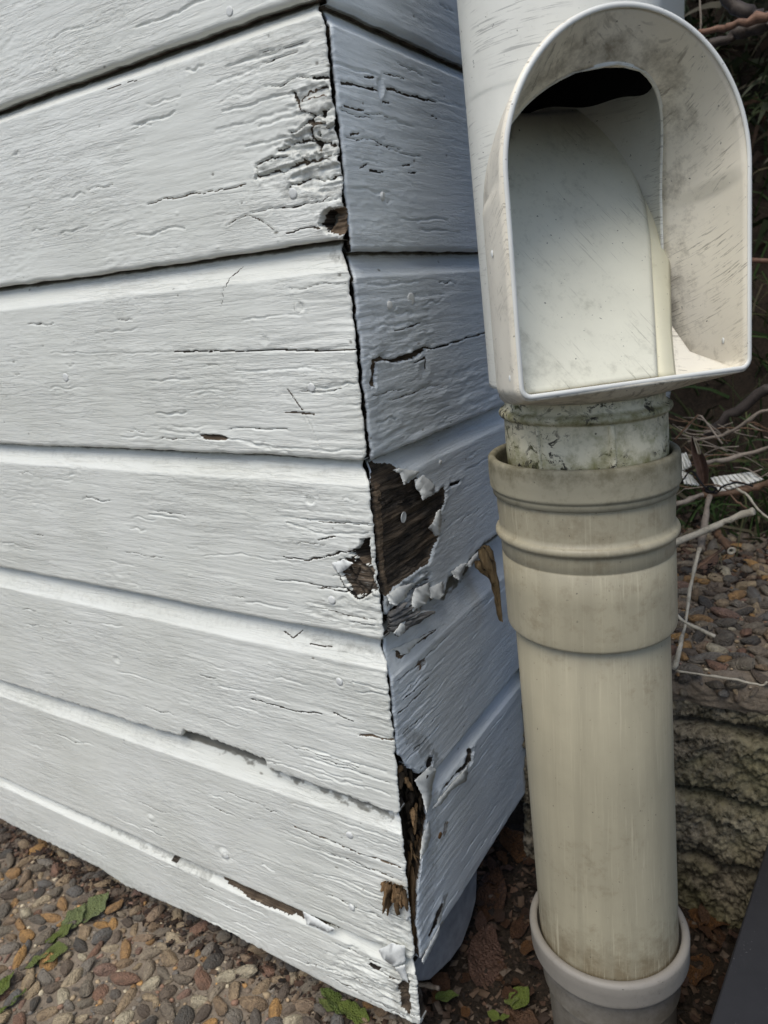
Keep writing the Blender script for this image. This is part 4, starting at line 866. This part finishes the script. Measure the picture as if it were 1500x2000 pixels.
# black box, lower right
BM_ = M('black_metal', .55, .4); v = BM_.obj(); n_ = BM_.noise(v, 60, 4, .6)
spk = BM_.math('MULTIPLY', BM_.ramp(BM_.noise(v, 520, 3, .6), [(.68, 0), (.71, 1)]), BM_.ramp(BM_.noise(v, 28, 3, .5), [(.48, 0), (.6, 1)]))
BM_.color(BM_.mix(BM_.math('MULTIPLY', spk, .6), BM_.mix(n_, (.016, .016, .018), (.028, .028, .03)), (.22, .22, .22))); BM_.bump(BM_.noise(v, 300, 4, .6), .2, .0006)
box = thing('metal_box', 'matt black box with pale specks in the lower right corner', 'box')
def tilted_box():
    p0 = onz(1500, 1640, -.66); p1 = onz(1385, 2000, -.66); t = (p1-p0)/np.linalg.norm(p1-p0); p0 = p0+t*.003; p1 = p1+t*.16; s_ = np.array([-t[1], t[0], 0]); s_ = s_ if s_[0] > 0 else -s_
    def ring(z, o): return [p0+s_*o-t*(-o)+[0, 0, z], p1+s_*o-t*o+[0, 0, z], p1+s_*(.30-o)-t*o+[0, 0, z], p0+s_*(.30-o)+t*o+[0, 0, z]]
    V = np.array(ring(-.135, .004)+ring(-.002, 0)+ring(0, .0012)); F = np.vstack([gridf(3, 4, True), [[8, 9, 10, 11]]])
    o = ob('lid', mesh_np('lid', V, F[:, ::-1], False), BM_.m, box); o.modifiers.new('bevel', 'BEVEL').width = .0006
    W = np.array(ring(.0009, .018)+ring(.0009, .022)); 
tilted_box()

# ------------------------------------------------------------------ leaves, litter, stems, plants
def mat_leaf(name, cols, dk=.85, rough=.6, spec=.3, sc=200):
    m = M(name, rough, spec); v = m.obj(); rn = m.n('ShaderNodeObjectInfo').outputs['Random']; c = m.ramp(rn, [(i/max(1, len(cols)), q) for i, q in enumerate(cols)], 'CONSTANT')
    n = m.noise(v, 9, 6, .7); vn = m.vor(v, 14, 'DISTANCE_TO_EDGE'); c = m.mix(m.ramp(vn, [(0, .45), (.08, 0)]), c, tuple(x*.5 for x in cols[0]))
    m.color(m.mix(m.ramp(n, [(.42, 0), (.68, dk)]), c, tuple(x*.4 for x in cols[0]))); m.bump(m.math('ADD', n, vn), .7, .02)
    return m.m
DEAD = mat_leaf('dead_leaf', [(.10, .05, .026), (.15, .088, .055), (.065, .038, .024), (.13, .076, .056), (.18, .085, .03)], rough=.65)
GREEN = mat_leaf('weed_leaf', [(.17, .215, .05), (.21, .25, .08), (.14, .19, .05)], .4, rough=.45)
WEEDP = mat_leaf('pale_weed_leaf', [(.26, .29, .15), (.22, .26, .11)], .4, rough=.5)
def leaf_np(L, W, lob=0, curl=.3, fold=.2, seed=0, nr=16, nc=6):
    r = np.random.default_rng(seed); V = []
    t = np.linspace(0, 1, nr)
    for i, q in enumerate(t):
        wv = math.sin(math.pi*min(1, q*.96+.02)**.8)**.85*W*.5
        wv *= 1-lob*(.5+.5*math.cos(q*22+seed)); wv = max(wv, W*.02)
        for j in range(nc):
            s_ = j/(nc-1)*2-1
            V.append((s_*wv, L*q, fold*abs(s_)*wv-.05*W*math.exp(-(s_*4)**2)+curl*L*(q*q*.6-q*.25)*1+.05*L*math.sin(q*11+seed+s_*2.5)*abs(s_)+r.normal()*.009*L))
    return np.array(V), gridf(nr, nc)
LEAFM = [mesh_np('dead_leaf', *leaf_np(1, .5+.12*i, .12*(i % 3), .35-.2*(i % 3), .5-.3*(i % 2), i)) for i in range(5)]
for m_ in LEAFM: m_.materials.append(DEAD)
def put_leaf(P, L, rz, rx, ry, mesh, label, group=None, mat=None):
    o = ob('dead_leaf', mesh); o.location = P; o.scale = (L, L, L); o.rotation_euler = (rx, ry, rz)
    return tag(o, label, 'leaf', group)
def gz(x, y, dz=.004): P = onz(x, y, GZ); P[2] = float(soil_z(P[0], P[1]))+dz; return P
r = random.Random(19)
big = [((938, 1925), (958, 1770), .030, 1, 'long curled pinkish brown leaf on soil beside the grey plinth'), ((950, 1800), (985, 1690), .03, 0, 'upright brown leaf in the shade below the side boards'),
       ((1010, 1700), (985, 1640), .03, 4, 'dark reddish leaf deepest in the gap behind the pipe'), ((1355, 1930), (1375, 1880), .02, 4, 'orange brown leaf right of the pipe collar'),
       ((1380, 1830), (1430, 1815), .02, 2, 'dull brown leaf at the foot of the stone wall'), ((1350, 1830), (1375, 1800), .02, 3, 'small tan leaf between collar and stone wall'),
       ((985, 1975), (1050, 2005), .03, 3, 'tan leaf lying at the bottom edge left of the collar'), ((1000, 1830), (1030, 1795), .02, 0, 'ochre brown leaf touching the left side of the collar')]
for i, (q0, q1, wd, mi, lab) in enumerate(big):
    p0 = gz(*q0, .004); p1 = gz(*q1, .010); d_ = p1-p0; L = float(np.linalg.norm(d_)); put_leaf(p0, max(.018, min(L, .06)), math.atan2(-d_[0], d_[1]), r.uniform(.0, .25), r.uniform(-.5, .5), LEAFM[mi], lab)
n_small = 0
while n_small < 70:
    x, y = (r.uniform(820, 1080), r.uniform(1600, 2010)) if r.random() < .6 else (r.uniform(1325, 1450), r.uniform(1790, 2010))
    P = gz(x, y, r.uniform(.002, .009))
    if P[0] < -.10 or P[1] > .25: continue
    lf = P[0] < .10; put_leaf(P, r.uniform(.008, .022), r.uniform(0, 6.28), r.uniform(-.4, .5), r.uniform(-.6, .6), LEAFM[r.randrange(5)], 'small dead leaf scrap on dark soil '+('between the boards and the drain collar' if lf else 'between the drain collar and the stone wall'), 'leaf scraps left of the collar' if lf else 'leaf scraps right of the collar'); n_small += 1
# crumbs and chips
def crumbs(name, n, area, zf, smin, smax, mat, seed, flat=.35, parent=None):
    r = np.random.default_rng(seed); parts = []
    for i in range(n):
        x, y = area(r)
        s_ = smin+(smax-smin)*r.random()**2.5; V = np.array([(-1, -.5, 0), (1, -.6, .1), (.9, .5, 0), (-.8, .6, .15), (0, 0, flat), (.1, 0, -flat)])*s_*r.uniform(.6, 1.3, 3)
        a_ = r.normal(size=3)*np.array([.5, .5, 3]); Rm = np.array(Matrix.Rotation(a_[2], 3, 'Z') @ Matrix.Rotation(a_[0], 3, 'X') @ Matrix.Rotation(a_[1], 3, 'Y'))
        V = V @ Rm.T+np.array([x, y, float(zf(x, y))+s_*.25]); parts.append((V, np.array([(0, 1, 4), (1, 2, 4), (2, 3, 4), (3, 0, 4), (1, 0, 5), (2, 1, 5), (3, 2, 5), (0, 3, 5)])))
    V, F = join(parts); return kind(ob(name, mesh_np(name, V, F, False), mat, parent), 'stuff')
def mat_litter():
    m = M('litter', .85, .2); rn = m.n('ShaderNodeNewGeometry').outputs['Random Per Island']
    cols = [(.03, .022, .016), (.06, .04, .028), (.10, .06, .04), (.02, .016, .013), (.09, .06, .04), (.04, .028, .022), (.11, .085, .065), (.06, .036, .025)]
    m.color(m.ramp(rn, [(i/len(cols), q) for i, q in enumerate(cols)], 'CONSTANT')); return m.m
LIT = mat_litter()
crumbs('soil_crumbs', 5200, lambda r: (r.uniform(-.12, .26), r.uniform(-.10, .245)), soil_z, .0012, .0065, LIT, 1)
crumbs('wall_foot_debris', 2600, lambda r: (-.75+r.random()**1.6*.72, -.004+abs(r.normal())*-.014+.018), lambda x, y: pav_z(x, y)+.001, .001, .005, LIT, 2)
crumbs('slab_litter', 2600, lambda r: (r.uniform(.0, .55), .46+abs(r.normal())*.12), lambda x, y: max(float(slab_z(x, y)), float(bank_z(x, y)) if y > .56 else -9)+.001, .0015, .008, LIT, 3)
# dead stems
def mat_straw(name, c, var=.35):
    m = M(name, .6, .3); v = m.obj(); n = m.noise(v, 60, 4, .6); n2 = m.noise(v, 600, 3, .6); n3 = m.ramp(m.noise(v, 220, 5, .7), [(.5, 0), (.68, .7)])
    m.color(m.mix(n3, m.mix(m.ramp(n, [(.35, 0), (.7, 1)]), c, tuple(x*(1-var) for x in c)), tuple(x*.3 for x in c))); m.bump(n2, .4, .0006); return m.m
STRAW = mat_straw('pale_straw', (.52, .47, .37)); STRAW2 = mat_straw('grey_straw', (.30, .25, .20)); STRAWB = mat_straw('brown_stalk', (.17, .10, .06)); BARK = mat_straw('dark_bark', (.075, .06, .052), .5); BARKR = mat_straw('red_bark', (.21, .115, .075), .4)
def stem(pp, rad, mat, label, name='dry_stem', cat='reed', group=None, sub=4, nodes=()):  # default name is for loose dry stems, straws and sticks
    """pp: photo x, y and the depth plane y it lies on (metres)"""
    P = [ony(x, y, Y) for x, y, Y in pp]; V, F = tube_np(P, rad, 8, sub)
    o = ob(name, mesh_np(name, V, F), mat)
    return tag(o, label, cat, group)
stem([(1300, 1068, .32), (1380, 1035, .335), (1425, 1015, .345), (1472, 996, .35)], [.0030, .0032, .0030, .0032], STRAW, 'thick pale hollow straw lying slantwise right of the coupling')
stem([(1384, 968, .40), (1377, 1020, .37), (1369, 1076, .335)], [.0026, .0030, .0036], STRAW2, 'upright grey stalk with split lower end crossing the pale straw')
stem([(1366, 1072, .33), (1352, 1130, .305), (1337, 1225, .27), (1328, 1260, .246), (1317, 1306, .236)], [.0020, .0017, .0015, .0018, .0028], STRAW, 'pale stalk drooping over the slab edge beside the pipe')
stem([(1316, 1196, .262), (1350, 1222, .256), (1396, 1242, .250)], [.0013, .0014, .0018], STRAW, 'short pale stick lying across the slab corner pebbles')
stem([(1320, 1310, .236), (1380, 1319, .236), (1440, 1328, .236), (1486, 1338, .238), (1498, 1332, .238)], [.0011, .0010, .0010, .0009, .0008], STRAW, 'thin white stalk stretched below the slab edge')
stem([(1357, 1113, .315), (1385, 1092, .33), (1425, 1060, .35)], [.0013, .0014, .0016], STRAWB, 'short brown stalk lying behind the upright pale stalk')
stem([(1300, 990, .375), (1340, 978, .385), (1372, 965, .395)], [.0024, .0022, .0022], STRAW2, 'grey brown stalk beside the pipe rim')
stem([(1372, 966, .40), (1430, 962, .41), (1480, 950, .42), (1510, 940, .42)], [.0028, .0032, .0036, .0036], STRAWB, 'olive brown stick in front of the white ribbed scrap')
stem([(1375, 902, .46), (1420, 897, .47), (1465, 885, .48), (1510, 872, .48)], [.0024, .0024, .0022, .002], STRAW2, 'straight dry branch above the white ribbed scrap')
stem([(1345, 862, .50), (1410, 850, .50), (1450, 830, .50), (1480, 806, .50), (1510, 800, .50)], [.0016, .0018, .0018, .002, .002], STRAW2, 'long arching dry tendril in the litter')
stem([(1335, 845, .46), (1364, 812, .46), (1385, 832, .45), (1411, 867, .44)], [.001, .001, .001, .001], STRAW2, 'bent thin stalk with a sharp kink under the hood')
stem([(1318, 860, .44), (1340, 835, .44), (1364, 810, .44)], [.001, .0009, .0008], STRAWB, 'thin brown stalk rising beside the spigot')
stem([(1440, 955, .38), (1460, 968, .37), (1480, 995, .36), (1502, 1012, .35)], [.0012, .0012, .0011, .001], STRAW, 'thin pale stalk curving down at the right edge')
stem([(1424, 965, .37), (1440, 980, .365), (1458, 993, .36)], [.0009, .0009, .0008], STRAWB, 'thin brown stalk beside the curving pale stalk')
r = random.Random(31)
for i in range(46):
    x = r.uniform(1310, 1500); y = r.uniform(820, 960); Y = .40+(960-y)/140*.20; dx = r.uniform(30, 110)*r.choice((-1, 1)); dy = r.uniform(-35, 35)
    stem([(x, y, Y), (x+dx*.5, y+dy*.5-r.uniform(-14, 14), Y), (x+dx, y+dy, Y+.02)], [.0006, .0007, .0004], r.choice((STRAW2, STRAWB, STRAWB, STRAW2)), 'thin dry stalk in the tangle of litter behind the slab', group='tangle of thin dry stalks behind the slab')
# hollow brown tube with pale rim
tb = thing('hollow_reed', 'hollow brown reed with pale ringed open end on the slab', 'reed')
P = [ony(1402, 1038, .345), ony(1412, 1058, .325), ony(1428, 1076, .305)]; V, F = tube_np(P, [.0032, .0036, .0036], 12, 5, False); ob('tube', mesh_np('tube', V, F), STRAWB, tb)
dv = (P[2]-P[1])/np.linalg.norm(P[2]-P[1]); rr = []
for q in ((0, .0037), (.0006, .0039), (.001, .003), (0, .0016), (-.004, .0014)): rr.append((P[2]+dv*q[0], q[1]))
V = []; x_ = np.cross(dv, [0, 0, 1]); x_ /= np.linalg.norm(x_); y_ = np.cross(dv, x_)
for c_, ra in rr:
    for k in range(12): V.append(c_+ra*(math.cos(k*.5236)*x_+math.sin(k*.5236)*y_))
ob('rim', mesh_np('rim', V, gridf(5, 12, True)), STRAW, tb)
# husk leaf standing on the grey stalk
def sheet_leaf(name, Q, Y, mat, label, cat, bend=.01, thick=.0006):
    """upright dry leaf outlined where it stands"""
    n = len(Q)//2; Lf = Q[:n]; Rt = Q[n:][::-1]; V = []; nc = 6
    for i in range(n):
        for j in range(nc):
            q = j/(nc-1); x = Lf[i][0]*(1-q)+Rt[i][0]*q; y = Lf[i][1]*(1-q)+Rt[i][1]*q
            V.append(ony(x, y, Y+bend*(math.sin(q*3.14)-.3*i/n)))
    o = ob(name, mesh_np(name, V, gridf(n, nc)), mat); md = o.modifiers.new('thick', 'SOLIDIFY'); md.thickness = thick
    md2 = o.modifiers.new('sub', 'SUBSURF'); md2.levels = 1; md2.render_levels = 2
    return tag(o, label, cat)
sheet_leaf('dry_husk', [(1350, 850), (1348, 880), (1356, 910), (1364, 935), (1372, 965), (1378, 965), (1386, 935), (1384, 905), (1372, 880), (1353, 850)], .42, mat_straw('husk', (.15, .095, .075), .4), 'upright pinkish brown dry husk between the white scraps', 'husk', .012)
sheet_leaf('straw_blade', [(1352, 852), (1358, 870), (1362, 888), (1371, 888), (1366, 870), (1355, 852)], .40, STRAW, 'pale dry blade in front of the brown husk', 'straw', .004)
# white ribbed plastic scraps
WHT = mat_plain('white_plastic', (.66, .66, .62), .5, .4, .15, 150)
def ribbed(Q, Y, label, nr):
    (x0, y0), (x1, y1), (x2, y2), (x3, y3) = Q; V = []; nu, nv = nr*6+1, 7
    for j in range(nv):
        for i in range(nu):
            q = i/(nu-1); t = j/(nv-1); xa = x0*(1-q)+x1*q; ya = y0*(1-q)+y1*q; xb = x3*(1-q)+x2*q; yb = y3*(1-q)+y2*q
            P = ony(xa*(1-t)+xb*t, ya*(1-t)+yb*t+1.2*math.sin(i*2.1), Y-.012*t); P = P+np.array([0, -.0016, .0012])*(math.cos(q*nr*2*math.pi)*(.6+.5*math.sin(q*7+j*.9))+.4*math.sin(j*1.7+q*5)); V.append(P)
    o = ob('plastic_scrap', mesh_np('plastic_scrap', V, gridf(nv, nu)), WHT); o.modifiers.new('thick', 'SOLIDIFY').thickness = .0008
    tag(o, label, 'plastic scrap')
ribbed([(1388, 934), (1468, 922), (1490, 938), (1405, 962)], .44, 'larger white ribbed plastic scrap in the litter right of the husk', 9)
ribbed([(1318, 892), (1340, 884), (1352, 912), (1328, 922)], .45, 'small white ribbed plastic scrap beside the pipe rim', 4)
ribbed([(1330, 920), (1352, 930), (1366, 950), (1336, 945)], .43, 'crumpled white plastic shred below the small ribbed scrap', 3)
# black wire loops
stem([(1330, 945, .42), (1350, 920, .42), (1375, 950, .405), (1392, 960, .40), (1398, 953, .40), (1384, 950, .40), (1378, 958, .40), (1400, 962, .40), (1412, 950, .40), (1440, 942, .41), (1470, 950, .41)], .0009, PBLK, 'thin black wire looping over the white ribbed scrap', 'wire', 'wire')
# wood scrap wedged behind the pipe
def wedge():
    m_ = mat_wood('splintered_wood', (.12, .08, .04), (.50, .37, .21), (380, 380, 55)); L = []; n_ = np.array([.8, -.6, 0]); rr = random.Random(8)
    pt = lambda x, y, k: onp(x, y, np.array([.026, .165, -.4])-n_*k, n_)
    for i, (a_, b_, wd) in enumerate((((940, 1072), (972, 1150), .014), ((952, 1066), (976, 1180), .011), ((930, 1098), (968, 1135), .012), ((962, 1085), (980, 1214), .0055), ((946, 1068), (962, 1120), .014), ((958, 1110), (976, 1212), .006))):
        L.append(shard(pt(*a_, .0012*i), pt(*b_, .001*(i % 3)), wd, .0032, n_+np.array([0, 0, rr.uniform(-.4, .4)]), 200+i, .45))
    o = ob('wood_scrap', mesh_np('wood_scrap', *join(L)), m_)
    tag(o, 'splintered brown wood scrap wedged between side boards and coupling', 'wood scrap')
wedge()
# small fallen strip on the soil
stem([(805, 1918, .05), (830, 1924, .048), (858, 1930, .045)], [.0018, .002, .0018], STRAW2, 'pale grey wood strip on the soil below the corner', 'wood_strip', 'wood strip')
# branches
stem([(1400, -30, .60), (1430, 8, .60), (1459, 25, .60), (1475, 33, .60), (1510, 44, .60)], [.006, .007, .007, .0065, .006], BARK, 'thick dark grey branch at the upper right corner', 'branch', 'branch')
stem([(1366, 64, .56), (1413, 56, .56), (1442, 45, .56), (1510, 30, .56)], [.0030, .0034, .0038, .0044], BARKR, 'reddish brown cut branch above the hood', 'branch', 'branch')
stem([(1385, 94, .58), (1430, 70, .58), (1459, 58, .58), (1510, 46, .58)], [.0055, .0055, .006, .006], BARK, 'dark rough branch just below the reddish branch', 'branch', 'branch')
stem([(1455, 508, .5), (1510, 511, .5)], [.0022, .0024], BARKR, 'short reddish twig right of the hood middle', 'twig', 'twig')
stem([(1380, 850, .62), (1440, 800, .62), (1510, 752, .62)], [.006, .0065, .007], BARK, 'blurred brown branch low behind the litter', 'branch', 'branch')
stem([(1366, -10, .7), (1369, 40, .7), (1368, 62, .7)], [.0012, .0012, .001], STRAW2, 'thin grey stalk hanging left of the reddish branch', 'twig', 'twig')
# dark shrub and grass
def mat_foliage(name, cols):
    m = M(name, .6, .25); rn = m.n('ShaderNodeNewGeometry').outputs['Random Per Island']; m.color(m.ramp(rn, [(i/len(cols), q) for i, q in enumerate(cols)], 'CONSTANT')); return m.m
FOL = mat_foliage('shrub_leaves', [(.022, .030, .012), (.030, .040, .016), (.016, .022, .010), (.040, .035, .020), (.025, .036, .012), (.05, .03, .018)])
GRS = mat_foliage('grass_blades', [(.030, .055, .014), (.042, .075, .02), (.025, .04, .012), (.07, .075, .03), (.10, .085, .05), (.035, .06, .02)])
def blades(name, spec, mat, seed):
    r = np.random.default_rng(seed); parts = []
    for (p0, dirn, L, wd, droop) in spec:
        p0 = np.array(p0); dirn = np.array(dirn)/np.linalg.norm(dirn); s_ = np.cross(dirn, r.normal(size=3)); s_ /= np.linalg.norm(s_); V = []
        for i in range(5):
            q = i/4; c_ = p0+dirn*L*q+np.array([0, 0, -droop*L*q*q]); ww = wd*(1-q)**.6+.0002; V += [c_-s_*ww, c_+s_*ww]
        parts.append((np.array(V), gridf(5, 2)))
    V, F = join(parts); return ob(name, mesh_np(name, V, F), mat)
r = random.Random(3); spec = []
for i in range(1500):
    x = r.uniform(.02, .9); y = r.uniform(.62, 1.2); spec.append(((x, y, float(bank_z(np.array(x), np.array(y)))), (r.uniform(-.7, .5), r.uniform(-1, .2), r.uniform(.4, 1.3)), r.uniform(.08, .30), r.uniform(.0012, .0026), r.uniform(.3, .9)))
kind(blades('grass', spec, GRS, 3), 'stuff')
shrub = thing('shrub', 'dark leafy shrub overhanging the bank behind the hood', 'shrub')
spec = []
for i in range(15000):
    a_ = r.uniform(0, 6.28); q = r.random()**.4; x = .42+.55*q*math.cos(a_); y = 1.30+.30*q*math.sin(a_); z = r.uniform(-.25, .55)
    cl = math.sin(x*13+1)*math.sin(y*15)*math.sin(z*11+2)
    if cl < -.25 and r.random() < .7: continue
    spec.append(((x, y, z), (r.uniform(-1, 1), r.uniform(-1, .6), r.uniform(-.9, .6)), r.uniform(.025, .07), r.uniform(.002, .007), r.uniform(0, .5)))
blades('crown', spec, FOL, 5).parent = shrub
parts = []
for i in range(10):
    p0 = np.array([.5+r.uniform(-.1, .1), 1.05, -.2]); p2 = np.array([.5+r.uniform(-.5, .5), 1.0+r.uniform(-.35, .3), r.uniform(.1, .8)]); parts.append(tube_np([p0, (p0+p2)/2+np.array([0, 0, .08]), p2], [.014, .009, .004], 7, 5))
ob('trunk', mesh_np('trunk', *join(parts)), BARK, shrub)
# weeds on the paving
def weed(name, leaves, label, mat, Yz=GZ):
    t = thing(name, label, 'weed')
    for i, (q0, q1, wfac, lob) in enumerate(leaves):
        p0 = onz(*q0, Yz+.004); p1 = onz(*q1, Yz+.010); d_ = p1-p0; L = float(np.linalg.norm(d_))
        me = mesh_np('leaf', *leaf_np(1, wfac, lob, .25, .25, i+3, 26, 7)); o = ob('leaf', me, mat, t)
        o.location = p0; o.scale = (L, L, L); o.rotation_euler = (.12, random.uniform(-.25, .25), math.atan2(-d_[0], d_[1]))
    return t
weed('weed', [((160, 1800), (212, 1744), .75, .18), ((122, 1822), (165, 1765), .6, .2)], 'topmost pale green weed with two toothed leaves on the pebbles', WEEDP)
weed('weed', [((105, 1838), (140, 1800), .6, .1), ((88, 1842), (118, 1820), .6, .1), ((90, 1860), (132, 1848), .7, .1), ((48, 1892), (100, 1855), .5, .25), ((70, 1880), (118, 1862), .4, .2)], 'middle bright green weed with narrow leaves on the pebbles', GREEN)
weed('weed', [((-20, 1960), (28, 1898), .55, .3), ((-15, 1930), (20, 1905), .5, .2), ((10, 1970), (50, 1930), .25, .2), ((-30, 1990), (10, 1965), .5, .2)], 'lowest ragged green weed at the left picture edge', GREEN)
weed('weed', [((690, 1985), (625, 1935), .5, .25), ((720, 1995), (660, 1955), .5, .2), ((650, 1975), (622, 1945), .45, .2)], 'dark green weed under the lowest board near the corner', GREEN)
weed('seedling', [((1000, 1968), (1030, 1925), .8, .05), ((985, 1958), (1010, 1945), .7, .05)], 'bright green seedling left of the drain collar', GREEN)
weed('seedling', [((850, 1948), (895, 1940), .5, .0), ((975, 1990), (955, 1970), .8, .0), ((975, 1990), (990, 1978), .8, .0)], 'small dull green seedling on soil below the corner', GREEN)
bpy.context.view_layer.update()
